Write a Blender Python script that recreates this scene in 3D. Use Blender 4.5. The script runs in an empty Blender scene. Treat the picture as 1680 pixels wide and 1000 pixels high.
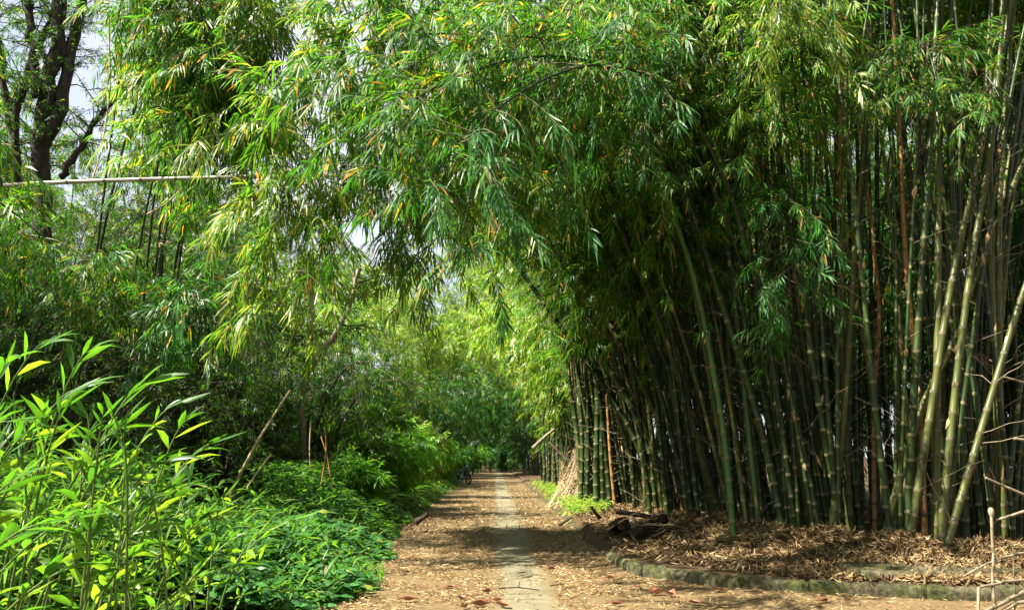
import bpy, math, random
import numpy as np
from mathutils import Vector

SEED = 11
rng = np.random.default_rng(SEED)
random.seed(SEED)
scn = bpy.context.scene
COL = scn.collection
R = math.radians

# ------------------------------------------------------------------ camera
FPX, CXP, CYP, EYE = 1318.0, 840.0, 500.0, 1.5
PITCH, YAW = math.atan(250 / 1318.0), R(1.2)
fw = np.array([math.sin(YAW) * math.cos(PITCH), math.cos(YAW) * math.cos(PITCH), math.sin(PITCH)])
rt = np.array([math.cos(YAW), -math.sin(YAW), 0.0])
upv = np.cross(rt, fw)
cd = bpy.data.cameras.new('camera')
cam = bpy.data.objects.new('camera', cd)
COL.objects.link(cam)
cd.sensor_width = 36.0
cd.lens = 36.0 * FPX / 1680.0
cd.clip_start, cd.clip_end = 0.1, 2000
cam.location = (0, 0, EYE)
cam.rotation_euler = (R(90) + PITCH, 0, -YAW)
scn.camera = cam


def at(px, py, Y):
    """world point seen at photo pixel (px, py) at distance Y along the path"""
    d = fw + rt * ((px - CXP) / FPX) - upv * ((py - CYP) / FPX)
    d = d * (Y / d[1])
    return np.array([0, 0, EYE]) + d


def proj(p):
    d = np.asarray(p, float) - np.array([0, 0, EYE])
    z = d @ fw
    return CXP + FPX * (d @ rt) / z, CYP - FPX * (d @ upv) / z


# ------------------------------------------------------------------ mesh helpers
def nrm(a):
    return a / np.maximum(np.linalg.norm(a, axis=-1, keepdims=True), 1e-9)


def make_mesh(name, parts, smooth=True):
    """parts: list of (V[n,3], F[m,3 or 4], material index)"""
    V, loops, starts, totals, mats = [], [], [], [], []
    off, ls = 0, 0
    for p in parts:
        v, f, m = p
        if len(v) == 0 or len(f) == 0:
            continue
        f = np.asarray(f, np.int64)
        V.append(np.asarray(v, np.float64))
        k = f.shape[1]
        loops.append((f + off).ravel())
        starts.append(ls + np.arange(len(f)) * k)
        totals.append(np.full(len(f), k))
        mats.append(np.full(len(f), m) if np.isscalar(m) else np.asarray(m))
        off += len(v)
        ls += f.size
    me = bpy.data.meshes.new(name)
    if not V:
        return me
    V = np.concatenate(V).astype(np.float32)
    loops = np.concatenate(loops).astype(np.int32)
    starts = np.concatenate(starts).astype(np.int32)
    totals = np.concatenate(totals).astype(np.int32)
    mats = np.concatenate(mats).astype(np.int32)
    me.vertices.add(len(V))
    me.vertices.foreach_set('co', V.ravel())
    me.loops.add(len(loops))
    me.loops.foreach_set('vertex_index', loops)
    me.polygons.add(len(starts))
    me.polygons.foreach_set('loop_start', starts)
    me.polygons.foreach_set('loop_total', totals)
    me.polygons.foreach_set('material_index', mats)
    me.polygons.foreach_set('use_smooth', np.full(len(starts), bool(smooth)))
    me.update(calc_edges=True)
    return me


def obj(name, parts, mats, org=(0, 0, 0), parent=None, smooth=True):
    """links ONE mesh object; vertices are given in world space, org is the world origin of the thing"""
    org = np.asarray(org, float)
    parts = [(np.asarray(v, float) - org, f, m) for v, f, m in parts if len(v)]
    me = make_mesh(name, parts, smooth)
    for m in (mats if isinstance(mats, (list, tuple)) else [mats]):
        me.materials.append(m)
    o = bpy.data.objects.new(name, me)
    COL.objects.link(o)
    if parent is not None:
        o.parent = parent
    else:
        o.location = org
    return o


def empty(name, org):
    o = bpy.data.objects.new(name, None)
    COL.objects.link(o)
    o.location = org
    o.empty_display_size = 0.2
    return o


def tag(o, label=None, cat=None, group=None, kind=None):
    if label:
        o['label'] = label
    if cat:
        o['category'] = cat
    if group:
        o['group'] = group
    if kind:
        o['kind'] = kind
    return o


def dup(o, loc, rz=0.0, sc=1.0, label=None):
    """a copy of a thing with copies of its parts"""
    c = o.copy()
    COL.objects.link(c)
    c.location = loc
    c.rotation_euler = (0, 0, rz)
    c.scale = (sc, sc, sc) if np.isscalar(sc) else sc
    if label:
        c['label'] = label
    for ch in list(o.children):
        k = ch.copy()
        COL.objects.link(k)
        k.parent = c
        for g in list(ch.children):
            h = g.copy()
            COL.objects.link(h)
            h.parent = k
    return c


def tubes(P, Rr, sides=6, cap=False):
    """P[N,K,3], Rr[N,K] -> V, quads"""
    P = np.asarray(P, float)
    if P.ndim == 2:
        P = P[None]
        Rr = np.asarray(Rr, float)[None]
    N, K, _ = P.shape
    t = np.gradient(P, axis=1) if K > 2 else np.repeat(P[:, 1:] - P[:, :1], 2, axis=1)
    t = nrm(t)
    mt = np.abs(nrm(P[:, -1] - P[:, 0]))
    mt[:, 0] += 0.01
    ref = np.eye(3)[np.argmin(mt, axis=1)][:, None, :]
    a = nrm(np.cross(t, np.broadcast_to(ref, t.shape)))
    b = np.cross(t, a)
    th = np.arange(sides) * 2 * np.pi / sides
    ring = (a[:, :, None, :] * np.cos(th)[None, None, :, None] + b[:, :, None, :] * np.sin(th)[None, None, :, None])
    V = P[:, :, None, :] + ring * Rr[:, :, None, None]
    idx = np.arange(N * K * sides).reshape(N, K, sides)
    nx = np.roll(idx, -1, axis=2)
    F = np.stack([idx[:, :-1], nx[:, :-1], nx[:, 1:], idx[:, 1:]], axis=-1).reshape(-1, 4)
    V = V.reshape(-1, 3)
    if cap:
        V2 = np.concatenate([P[:, 0], P[:, -1]])
        c0 = len(V) + np.arange(N)
        c1 = c0 + N
        A = np.stack([nx[:, 0], idx[:, 0], np.broadcast_to(c0[:, None], (N, sides)), np.broadcast_to(c0[:, None], (N, sides))], -1).reshape(-1, 4)
        B = np.stack([idx[:, -1], nx[:, -1], np.broadcast_to(c1[:, None], (N, sides)), np.broadcast_to(c1[:, None], (N, sides))], -1).reshape(-1, 4)
        capf = np.concatenate([A, B])[:, :3]
        return np.concatenate([V, V2]), F, capf
    return V, F


def bez(p0, p1, p2, p3, n):
    t = np.linspace(0, 1, n)[:, None]
    return (1 - t) ** 3 * p0 + 3 * (1 - t) ** 2 * t * p1 + 3 * (1 - t) * t * t * p2 + t ** 3 * p3


def smooth_line(pts, n):
    """Catmull-Rom through pts"""
    pts = np.asarray(pts, float)
    e = np.concatenate([[2 * pts[0] - pts[1]], pts, [2 * pts[-1] - pts[-2]]])
    out = []
    m = len(pts) - 1
    for u in np.linspace(0, m - 1e-6, n):
        i = int(u)
        f = u - i
        a, b, c, d = e[i], e[i + 1], e[i + 2], e[i + 3]
        out.append(0.5 * (2 * b + (c - a) * f + (2 * a - 5 * b + 4 * c - d) * f * f + (3 * b - a - 3 * c + d) * f ** 3))
    return np.array(out)


# ------------------------------------------------------------------ leaves
def leaves(pos, d, w, L, W, droop=0.25, lod=1, mid=0.32, fold=0.18):
    """pos, d (axis), w (width direction) [N,3]; L, W [N]. lod 1: eight-vertex folded lanceolate blade, 0: four-vertex blade"""
    pos, d, w = (np.asarray(x, float).reshape(-1, 3) for x in (pos, d, w))
    N = len(pos)
    if N == 0:
        return np.zeros((0, 3)), np.zeros((0, 3), int)
    d = nrm(d)
    w = nrm(w - d * np.sum(w * d, -1, keepdims=True))
    n = np.cross(w, d)
    L = np.broadcast_to(np.asarray(L, float), (N,))[:, None]
    W = np.broadcast_to(np.asarray(W, float), (N,))[:, None] * 0.5
    dr = np.broadcast_to(np.asarray(droop, float), (N,))[:, None]
    dn = np.array([0, 0, -1.0])

    def c(s):
        return pos + d * L * s + dn * dr * L * s * s

    if lod:
        m2 = mid + (1 - mid) * 0.5
        c1, c2 = c(mid), c(m2)
        V = np.stack([c(0), c1 + w * W + n * W * fold, c1 - n * W * fold, c1 - w * W + n * W * fold,
                      c2 + w * W * .72 + n * W * fold * .6, c2 - n * W * fold * .6, c2 - w * W * .72 + n * W * fold * .6, c(1.0)], axis=1)
        F0 = np.array([[0, 2, 1], [0, 3, 2], [1, 2, 5], [1, 5, 4], [2, 3, 6], [2, 6, 5], [4, 5, 7], [5, 6, 7]])
        k = 8
    else:
        c1 = c(0.42)
        V = np.stack([c(0), c1 + w * W * 1.1, c(1.0), c1 - w * W * 1.1], axis=1)
        F0 = np.array([[0, 3, 1], [1, 3, 2]])
        k = 4
    F = (F0[None] + (np.arange(N) * k)[:, None, None]).reshape(-1, 3)
    return V.reshape(-1, 3), F


def sprays(pos, d, n=8, tl=0.26, L=0.2, W=0.024, g=0.35, droop=0.3, lod=1, spread=1.0, hang=0.15):
    """bamboo twigs: n alternate blades fanning from each twig"""
    pos, d = np.asarray(pos, float), nrm(np.asarray(d, float))
    N = len(pos)
    if N == 0:
        return np.zeros((0, 3)), np.zeros((0, 3), int)
    r = nrm(rng.normal(size=(N, 3)) * 0.5 + np.array([0, 0, 1.0]))
    side = nrm(np.cross(d, r) + rng.normal(size=(N, 3)) * 0.05)
    s = np.linspace(0, 1, n)[None, :, None]
    base = pos[:, None] + d[:, None] * tl * s + np.array([0, 0, -1.0]) * hang * tl * s * s
    ang = (1.05 - 0.95 * s) * spread + rng.normal(size=(N, n, 1)) * 0.16
    sg = np.where(np.arange(n) % 2, 1.0, -1.0)[None, :, None]
    ld = d[:, None] * np.cos(ang) + side[:, None] * sg * np.sin(ang) + np.array([0, 0, -1.0]) * g * rng.uniform(0.4, 1.6, (N, n, 1))
    ld = nrm(ld + rng.normal(size=(N, n, 3)) * 0.08)
    pn = np.cross(side, d)[:, None]
    wd = np.cross(np.broadcast_to(pn, ld.shape) + rng.normal(size=(N, n, 3)) * 0.35, ld)
    sz = rng.uniform(0.65, 1.15, (N, n)) * (0.8 + 0.3 * np.sin(np.pi * (0.15 + 0.8 * s[..., 0])))
    return leaves(base.reshape(-1, 3), ld.reshape(-1, 3), wd.reshape(-1, 3), (L * sz).ravel(), (W * (0.6 + 0.4 * sz)).ravel(),
                  droop * rng.uniform(0.3, 1.6, N * n), lod)


def branches_on(stem, t0, t1, nb, Lb, down=0.35, along=0.35, K=5, bias=None):
    """branch polylines [nb,K,3] growing out of a stem polyline"""
    n = len(stem)
    t = np.sort(rng.uniform(t0, t1, nb)) * (n - 1)
    i = np.minimum(t.astype(int), n - 2)
    f = (t - i)[:, None]
    p = stem[i] * (1 - f) + stem[i + 1] * f
    tg = nrm(stem[i + 1] - stem[i])
    r = rng.normal(size=(nb, 3))
    if bias is not None:
        r = r + np.asarray(bias)
    r = nrm(r - tg * np.sum(r * tg, -1, keepdims=True))
    d = nrm(r + tg * along)
    l = Lb * rng.uniform(0.45, 1.2, nb)[:, None, None]
    s = np.linspace(0, 1, K)[None, :, None]
    P = p[:, None] + d[:, None] * l * s + np.array([0, 0, -1.0]) * down * l * s * s * rng.uniform(.5, 1.5, (nb, 1, 1))
    P[:, 1:-1] += rng.normal(size=(nb, K - 2, 3)) * 0.02 * Lb
    return P


def twigs_on(B, per, side=0.8, down=0.25):
    """twig origins and directions along branch polylines"""
    N, K, _ = B.shape
    u = np.concatenate([rng.uniform(0.12, 1.0, (N, per - 1)), np.ones((N, 1))], axis=1) * (K - 1)
    i = np.minimum(u.astype(int), K - 2)
    f = (u - i)[..., None]
    ii = np.arange(N)[:, None]
    p = B[ii, i] * (1 - f) + B[ii, i + 1] * f
    tg = nrm(B[ii, i + 1] - B[ii, i])
    d = nrm(tg + rng.normal(size=(N, per, 3)) * side * 0.6 + np.array([0, 0, -down]))
    return p.reshape(-1, 3), d.reshape(-1, 3)


# ------------------------------------------------------------------ materials
def newmat(name):
    m = bpy.data.materials.new(name)
    m.use_nodes = True
    nt = m.node_tree
    nt.nodes.clear()
    out = nt.nodes.new('ShaderNodeOutputMaterial')
    return m, nt, out


def N(nt, typ, **kw):
    n = nt.nodes.new(typ)
    for k, v in kw.items():
        if k in n.inputs:
            n.inputs[k].default_value = v
        else:
            setattr(n, k, v)
    return n


def ramp(nt, stops, interp='LINEAR'):
    r = nt.nodes.new('ShaderNodeValToRGB')
    cr = r.color_ramp
    cr.interpolation = interp
    while len(cr.elements) < len(stops):
        cr.elements.new(0.5)
    for e, (p, c) in zip(cr.elements, stops):
        e.position = p
        e.color = (*c, 1)
    return r


def leafmat(name, stops, trans=0.42, tgain=(2.3, 2.3, 0.7), rough=0.45, spec=0.25, objvar=0.25):
    m, nt, out = newmat(name)
    geo = N(nt, 'ShaderNodeNewGeometry')
    rp = ramp(nt, stops)
    nt.links.new(geo.outputs['Random Per Island'], rp.inputs[0])
    # soft veins and blotches inside each blade
    tc = N(nt, 'ShaderNodeTexCoord')
    no = N(nt, 'ShaderNodeTexNoise', Scale=9.0, Detail=3.0)
    nt.links.new(tc.outputs['Object'], no.inputs['Vector'])
    hs = N(nt, 'ShaderNodeHueSaturation')
    mr = N(nt, 'ShaderNodeMapRange')
    for i, v in enumerate((0.3, 0.7, 0.7, 1.3)):
        mr.inputs[i + 1].default_value = v
    nt.links.new(no.outputs['Fac'], mr.inputs[0])
    oi = N(nt, 'ShaderNodeObjectInfo')
    mr2 = N(nt, 'ShaderNodeMapRange')
    for i, v in enumerate((0.0, 1.0, 1 - objvar, 1 + objvar)):
        mr2.inputs[i + 1].default_value = v
    nt.links.new(oi.outputs['Random'], mr2.inputs[0])
    mul = N(nt, 'ShaderNodeMath', operation='MULTIPLY')
    nt.links.new(mr.outputs[0], mul.inputs[0])
    nt.links.new(mr2.outputs[0], mul.inputs[1])
    nt.links.new(mul.outputs[0], hs.inputs['Value'])
    nt.links.new(rp.outputs[0], hs.inputs['Color'])
    pb = N(nt, 'ShaderNodeBsdfPrincipled')
    pb.inputs['Roughness'].default_value = rough
    pb.inputs['Specular IOR Level'].default_value = spec
    nt.links.new(hs.outputs[0], pb.inputs['Base Color'])
    vm = N(nt, 'ShaderNodeVectorMath', operation='MULTIPLY')
    nt.links.new(hs.outputs[0], vm.inputs[0])
    vm.inputs[1].default_value = tgain
    tr = N(nt, 'ShaderNodeBsdfTranslucent')
    nt.links.new(vm.outputs[0], tr.inputs['Color'])
    mx = N(nt, 'ShaderNodeMixShader')
    mx.inputs[0].default_value = trans
    nt.links.new(pb.outputs[0], mx.inputs[1])
    nt.links.new(tr.outputs[0], mx.inputs[2])
    nt.links.new(mx.outputs[0], out.inputs[0])
    return m


def barkmat(name, c1, c2, scale=6.0, stretch=(1, 1, 0.25), rough=0.75, spec=0.25, objvar=0.3, bump=0.3, c3=None):
    m, nt, out = newmat(name)
    tc = N(nt, 'ShaderNodeTexCoord')
    mp = N(nt, 'ShaderNodeMapping')
    mp.inputs['Scale'].default_value = stretch
    nt.links.new(tc.outputs['Object'], mp.inputs[0])
    no = N(nt, 'ShaderNodeTexNoise', Scale=scale, Detail=5.0, Roughness=0.65)
    nt.links.new(mp.outputs[0], no.inputs['Vector'])
    st = [(0.32, c1), (0.68, c2)] + ([(0.85, c3)] if c3 else [])
    rp = ramp(nt, st)
    nt.links.new(no.outputs['Fac'], rp.inputs[0])
    oi = N(nt, 'ShaderNodeObjectInfo')
    mr2 = N(nt, 'ShaderNodeMapRange')
    for i, v in enumerate((0.0, 1.0, 1 - objvar, 1 + objvar)):
        mr2.inputs[i + 1].default_value = v
    nt.links.new(oi.outputs['Random'], mr2.inputs[0])
    hs = N(nt, 'ShaderNodeHueSaturation')
    nt.links.new(mr2.outputs[0], hs.inputs['Value'])
    nt.links.new(rp.outputs[0], hs.inputs['Color'])
    pb = N(nt, 'ShaderNodeBsdfPrincipled')
    pb.inputs['Roughness'].default_value = rough
    pb.inputs['Specular IOR Level'].default_value = spec
    nt.links.new(hs.outputs[0], pb.inputs['Base Color'])
    if bump:
        bp = N(nt, 'ShaderNodeBump')
        bp.inputs['Strength'].default_value = bump
        bp.inputs['Distance'].default_value = 0.02
        nt.links.new(no.outputs['Fac'], bp.inputs['Height'])
        nt.links.new(bp.outputs[0], pb.inputs['Normal'])
    nt.links.new(pb.outputs[0], out.inputs[0])
    return m


def plain(name, c, rough=0.5, spec=0.4, metal=0.0):
    m, nt, out = newmat(name)
    pb = N(nt, 'ShaderNodeBsdfPrincipled')
    tc = N(nt, 'ShaderNodeTexCoord')
    no = N(nt, 'ShaderNodeTexNoise', Scale=20.0, Detail=3.0)
    nt.links.new(tc.outputs['Object'], no.inputs['Vector'])
    rp = ramp(nt, [(0.3, tuple(x * .75 for x in c)), (0.7, tuple(min(1, x * 1.2) for x in c))])
    nt.links.new(no.outputs['Fac'], rp.inputs[0])
    nt.links.new(rp.outputs[0], pb.inputs['Base Color'])
    pb.inputs['Roughness'].default_value = rough
    pb.inputs['Specular IOR Level'].default_value = spec
    pb.inputs['Metallic'].default_value = metal
    nt.links.new(pb.outputs[0], out.inputs[0])
    return m


G1, G2, G3 = (0.022, 0.085, 0.012), (0.042, 0.135, 0.016), (0.085, 0.18, 0.02)
YEL, ORG, TAN = (0.24, 0.24, 0.035), (0.34, 0.14, 0.03), (0.38, 0.28, 0.14)
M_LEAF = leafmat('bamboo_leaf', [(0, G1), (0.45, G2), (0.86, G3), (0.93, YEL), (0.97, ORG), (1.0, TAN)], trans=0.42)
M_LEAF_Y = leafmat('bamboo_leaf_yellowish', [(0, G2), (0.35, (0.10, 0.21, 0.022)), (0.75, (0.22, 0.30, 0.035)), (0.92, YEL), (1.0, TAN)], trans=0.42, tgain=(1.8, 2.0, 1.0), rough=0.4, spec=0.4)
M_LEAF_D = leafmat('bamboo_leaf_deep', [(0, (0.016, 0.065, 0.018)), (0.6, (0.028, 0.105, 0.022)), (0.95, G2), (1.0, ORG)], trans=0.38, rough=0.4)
M_LEAF_T = leafmat('thorny_bamboo_leaf', [(0, (0.010, 0.036, 0.010)), (0.6, (0.024, 0.072, 0.015)), (0.97, G3), (1.0, YEL)], trans=0.4)  # greens set darker to stand in for the shade inside the thicket
M_SHOOT = leafmat('shoot_leaf', [(0, (0.022, 0.08, 0.012)), (0.45, (0.055, 0.15, 0.016)), (0.9, (0.12, 0.235, 0.025)), (0.975, (0.16, 0.26, 0.03)), (0.985, (0.2, 0.23, 0.07)), (1.0, TAN)], trans=0.45, rough=0.38, spec=0.4)
M_GRD = leafmat('ground_cover_leaf', [(0, (0.03, 0.105, 0.03)), (0.7, (0.05, 0.16, 0.04)), (0.97, (0.07, 0.18, 0.03)), (1.0, YEL)], trans=0.35, rough=0.4)
M_BUSH = leafmat('bush_leaf', [(0, (0.035, 0.125, 0.015)), (0.6, (0.075, 0.205, 0.022)), (0.97, (0.12, 0.24, 0.025)), (1.0, YEL)], trans=0.45)
M_LITTER = leafmat('dry_leaf', [(0, (0.05, 0.026, 0.012)), (0.35, (0.13, 0.076, 0.031)), (0.7, (0.25, 0.168, 0.072)), (1.0, (0.46, 0.355, 0.19))], trans=0.08, tgain=(1, 1, 1), rough=0.7, spec=0.2)
M_RED = leafmat('fallen_broad_leaf', [(0, (0.10, 0.035, 0.022)), (0.5, (0.19, 0.075, 0.04)), (1.0, (0.27, 0.14, 0.07))], trans=0.1, tgain=(1, 1, 1), rough=0.5, spec=0.3)
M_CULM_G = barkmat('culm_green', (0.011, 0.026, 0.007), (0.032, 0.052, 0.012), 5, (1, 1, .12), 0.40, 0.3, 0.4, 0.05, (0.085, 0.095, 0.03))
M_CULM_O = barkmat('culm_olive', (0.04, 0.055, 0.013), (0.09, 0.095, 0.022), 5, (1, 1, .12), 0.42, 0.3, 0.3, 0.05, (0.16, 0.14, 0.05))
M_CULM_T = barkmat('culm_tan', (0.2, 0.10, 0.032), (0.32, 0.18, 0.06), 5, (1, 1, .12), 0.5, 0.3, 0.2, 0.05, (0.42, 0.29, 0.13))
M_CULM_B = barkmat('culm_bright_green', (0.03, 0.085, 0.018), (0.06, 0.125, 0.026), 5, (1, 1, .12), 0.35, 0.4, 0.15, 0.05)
M_NODE = barkmat('culm_node', (0.07, 0.075, 0.03), (0.17, 0.16, 0.08), 14, (1, 1, 1), 0.7, 0.2, 0.2, 0.1)
M_NODE_D = barkmat('culm_node_dark', (0.05, 0.045, 0.025), (0.16, 0.14, 0.08), 14, (1, 1, 1), 0.7, 0.2, 0.2, 0.1)
M_TWIG = barkmat('twig', (0.05, 0.045, 0.02), (0.13, 0.11, 0.05), 8, (1, 1, 1), 0.7, 0.2, 0.2, 0)
M_TWIG_D = barkmat('twig_dark', (0.02, 0.015, 0.01), (0.07, 0.05, 0.035), 8, (1, 1, 1), 0.8, 0.2, 0.3, 0)
M_BARK = barkmat('dark_bark', (0.018, 0.014, 0.01), (0.07, 0.055, 0.04), 7, (1, 1, .3), 0.9, 0.15, 0.2, 0.8)
M_PALEBARK = barkmat('pale_bark', (0.2, 0.15, 0.1), (0.42, 0.34, 0.25), 9, (1, 1, .4), 0.85, 0.15, 0.2, 0.5)
M_DRY = barkmat('dry_stem', (0.28, 0.2, 0.11), (0.5, 0.4, 0.25), 9, (1, 1, .3), 0.7, 0.2, 0.25, 0.1)
M_CANE = barkmat('grey_cane', (0.11, 0.085, 0.055), (0.26, 0.215, 0.15), 16, (1, 1, .5), 0.75, 0.2, 0.3, 0.3)
M_POLE = barkmat('weathered_pole', (0.26, 0.22, 0.18), (0.5, 0.45, 0.38), 12, (.2, 1, 1), 0.6, 0.3, 0.1, 0.1, (0.2, 0.1, 0.07))
M_ROT = barkmat('rotten_wood', (0.014, 0.010, 0.006), (0.085, 0.06, 0.034), 16, (1, 1, 1), 0.95, 0.1, 0.2, 1.0, (0.09, 0.1, 0.035))
M_GSTEM = barkmat('green_stem', (0.05, 0.1, 0.02), (0.12, 0.17, 0.04), 8, (1, 1, 1), 0.5, 0.3, 0.2, 0)


def ground_mat():
    m, nt, out = newmat('forest_floor')
    tc = N(nt, 'ShaderNodeTexCoord')
    n1 = N(nt, 'ShaderNodeTexNoise', Scale=2.5, Detail=6.0, Roughness=0.7)
    n2 = N(nt, 'ShaderNodeTexNoise', Scale=38.0, Detail=4.0, Roughness=0.7)
    for n in (n1, n2):
        nt.links.new(tc.outputs['Object'], n.inputs['Vector'])
    r1 = ramp(nt, [(0.3, (0.04, 0.026, 0.014)), (0.55, (0.11, 0.072, 0.04)), (0.75, (0.2, 0.135, 0.075))])
    nt.links.new(n2.outputs['Fac'], r1.inputs[0])
    r2 = ramp(nt, [(0.35, (0.6, 0.6, 0.55)), (0.7, (1.15, 1.1, 1.0))])
    nt.links.new(n1.outputs['Fac'], r2.inputs[0])
    mx = N(nt, 'ShaderNodeMix', data_type='RGBA', blend_type='MULTIPLY')
    mx.inputs[0].default_value = 1.0
    nt.links.new(r1.outputs[0], mx.inputs[6])
    nt.links.new(r2.outputs[0], mx.inputs[7])
    pb = N(nt, 'ShaderNodeBsdfPrincipled', Roughness=0.95)
    pb.inputs['Specular IOR Level'].default_value = 0.15
    nt.links.new(mx.outputs[2], pb.inputs['Base Color'])
    bp = N(nt, 'ShaderNodeBump', Strength=0.8, Distance=0.05)
    nt.links.new(n2.outputs['Fac'], bp.inputs['Height'])
    nt.links.new(bp.outputs[0], pb.inputs['Normal'])
    nt.links.new(pb.outputs[0], out.inputs[0])
    return m


def path_mat():
    """worn concrete with a cleaner strip along the middle; the rest ground-in leaf crumbs"""
    m, nt, out = newmat('worn_concrete')
    tc = N(nt, 'ShaderNodeTexCoord')
    sx = N(nt, 'ShaderNodeSeparateXYZ')
    nt.links.new(tc.outputs['Object'], sx.inputs[0])
    nw = N(nt, 'ShaderNodeTexNoise', Scale=1.3, Detail=5.0, Roughness=0.6)
    nf = N(nt, 'ShaderNodeTexNoise', Scale=26.0, Detail=6.0, Roughness=0.75)
    nv = N(nt, 'ShaderNodeTexVoronoi', Scale=34.0)
    for n in (nw, nf, nv):
        nt.links.new(tc.outputs['Object'], n.inputs['Vector'])
    # distance from strip centre plus noise
    a = N(nt, 'ShaderNodeMath', operation='SUBTRACT')
    a.inputs[1].default_value = 0.33
    nt.links.new(sx.outputs['X'], a.inputs[0])
    b = N(nt, 'ShaderNodeMath', operation='ABSOLUTE')
    nt.links.new(a.outputs[0], b.inputs[0])
    c = N(nt, 'ShaderNodeMath', operation='MULTIPLY_ADD')
    nt.links.new(nf.outputs['Fac'], c.inputs[0])
    c.inputs[1].default_value = 0.45
    nt.links.new(b.outputs[0], c.inputs[2])
    d = N(nt, 'ShaderNodeMapRange')
    for i, v in enumerate((0.42, 0.60, 0.0, 0.95)):
        d.inputs[i + 1].default_value = v
    nt.links.new(c.outputs[0], d.inputs[0])
    conc = ramp(nt, [(0.3, (0.11, 0.1, 0.06)), (0.7, (0.185, 0.168, 0.105))])
    nt.links.new(nw.outputs['Fac'], conc.inputs[0])
    crumb = ramp(nt, [(0.3, (0.05, 0.03, 0.014)), (0.52, (0.125, 0.085, 0.038)), (0.72, (0.24, 0.172, 0.08))])
    nt.links.new(nf.outputs['Fac'], crumb.inputs[0])
    mx = N(nt, 'ShaderNodeMix', data_type='RGBA')
    nt.links.new(d.outputs[0], mx.inputs[0])
    nt.links.new(conc.outputs[0], mx.inputs[6])
    nt.links.new(crumb.outputs[0], mx.inputs[7])
    pb = N(nt, 'ShaderNodeBsdfPrincipled', Roughness=0.9)
    pb.inputs['Specular IOR Level'].default_value = 0.2
    nt.links.new(mx.outputs[2], pb.inputs['Base Color'])
    bp = N(nt, 'ShaderNodeBump', Strength=0.5, Distance=0.02)
    nt.links.new(nf.outputs['Fac'], bp.inputs['Height'])
    nt.links.new(bp.outputs[0], pb.inputs['Normal'])
    nt.links.new(pb.outputs[0], out.inputs[0])
    return m


def kerb_mat():
    m, nt, out = newmat('mossy_concrete')
    tc = N(nt, 'ShaderNodeTexCoord')
    n1 = N(nt, 'ShaderNodeTexNoise', Scale=2.2, Detail=6.0, Roughness=0.7)
    n2 = N(nt, 'ShaderNodeTexNoise', Scale=18.0, Detail=5.0, Roughness=0.7)
    for n in (n1, n2):
        nt.links.new(tc.outputs['Object'], n.inputs['Vector'])
    r1 = ramp(nt, [(0.3, (0.02, 0.018, 0.012)), (0.5, (0.07, 0.06, 0.035)), (0.75, (0.17, 0.14, 0.085))])
    nt.links.new(n2.outputs['Fac'], r1.inputs[0])
    r2 = ramp(nt, [(0.35, (0.010, 0.012, 0.006)), (0.5, (0.03, 0.038, 0.009)), (0.7, (0.08, 0.085, 0.02))])
    nt.links.new(n2.outputs['Fac'], r2.inputs[0])
    mr = N(nt, 'ShaderNodeMapRange')
    for i, v in enumerate((0.44, 0.58, 0.0, 0.9)):
        mr.inputs[i + 1].default_value = v
    nt.links.new(n1.outputs['Fac'], mr.inputs[0])
    mx = N(nt, 'ShaderNodeMix', data_type='RGBA')
    nt.links.new(mr.outputs[0], mx.inputs[0])
    nt.links.new(r1.outputs[0], mx.inputs[6])
    nt.links.new(r2.outputs[0], mx.inputs[7])
    pb = N(nt, 'ShaderNodeBsdfPrincipled', Roughness=0.92)
    pb.inputs['Specular IOR Level'].default_value = 0.15
    nt.links.new(mx.outputs[2], pb.inputs['Base Color'])
    bp = N(nt, 'ShaderNodeBump', Strength=0.8, Distance=0.02)
    nt.links.new(n2.outputs['Fac'], bp.inputs['Height'])
    nt.links.new(bp.outputs[0], pb.inputs['Normal'])
    nt.links.new(pb.outputs[0], out.inputs[0])
    return m


M_GROUND, M_PATH, M_KERB = ground_mat(), path_mat(), kerb_mat()

# ------------------------------------------------------------------ world and sun
SUN_EL, SUN_AZ = R(52), R(-18)      # azimuth: from straight left of the path towards ahead
sun_dir = np.array([-math.cos(SUN_EL) * math.cos(SUN_AZ), math.cos(SUN_EL) * math.sin(SUN_AZ), math.sin(SUN_EL)])
w = bpy.data.worlds.new('World')
scn.world = w
w.use_nodes = True
wn = w.node_tree
bg = wn.nodes['Background']
sky = wn.nodes.new('ShaderNodeTexSky')
sky.sky_type = 'NISHITA'
sky.sun_disc = False
sky.sun_elevation = SUN_EL
sky.sun_rotation = math.atan2(sun_dir[0], sun_dir[1])
sky.dust_density = 2.0
sky.air_density = 1.0
# thin bright cloud over the clear sky
wtc = wn.nodes.new('ShaderNodeTexCoord')
wno = wn.nodes.new('ShaderNodeTexNoise')
wno.inputs['Scale'].default_value = 2.2
wno.inputs['Detail'].default_value = 6.0
wn.links.new(wtc.outputs['Generated'], wno.inputs['Vector'])
wmr = wn.nodes.new('ShaderNodeMapRange')
for i_, v_ in enumerate((0.3, 0.6, 0.25, 0.9)):
    wmr.inputs[i_ + 1].default_value = v_
wn.links.new(wno.outputs['Fac'], wmr.inputs[0])
wmx = wn.nodes.new('ShaderNodeMix')
wmx.data_type = 'RGBA'
wn.links.new(wmr.outputs[0], wmx.inputs[0])
wn.links.new(sky.outputs[0], wmx.inputs[6])
wmx.inputs[7].default_value = (4.6, 4.7, 5.0, 1)
wn.links.new(wmx.outputs[2], bg.inputs[0])
bg.inputs[1].default_value = 0.055
sl = bpy.data.lights.new('sun', 'SUN')
sl.energy = 5.0
sl.angle = R(0.5)
sl.color = (1.0, 0.93, 0.80)
so = bpy.data.objects.new('sun', sl)
COL.objects.link(so)
so.rotation_euler = Vector(-sun_dir).to_track_quat('-Z', 'Y').to_euler()
scn.view_settings.view_transform = 'Standard'
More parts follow.
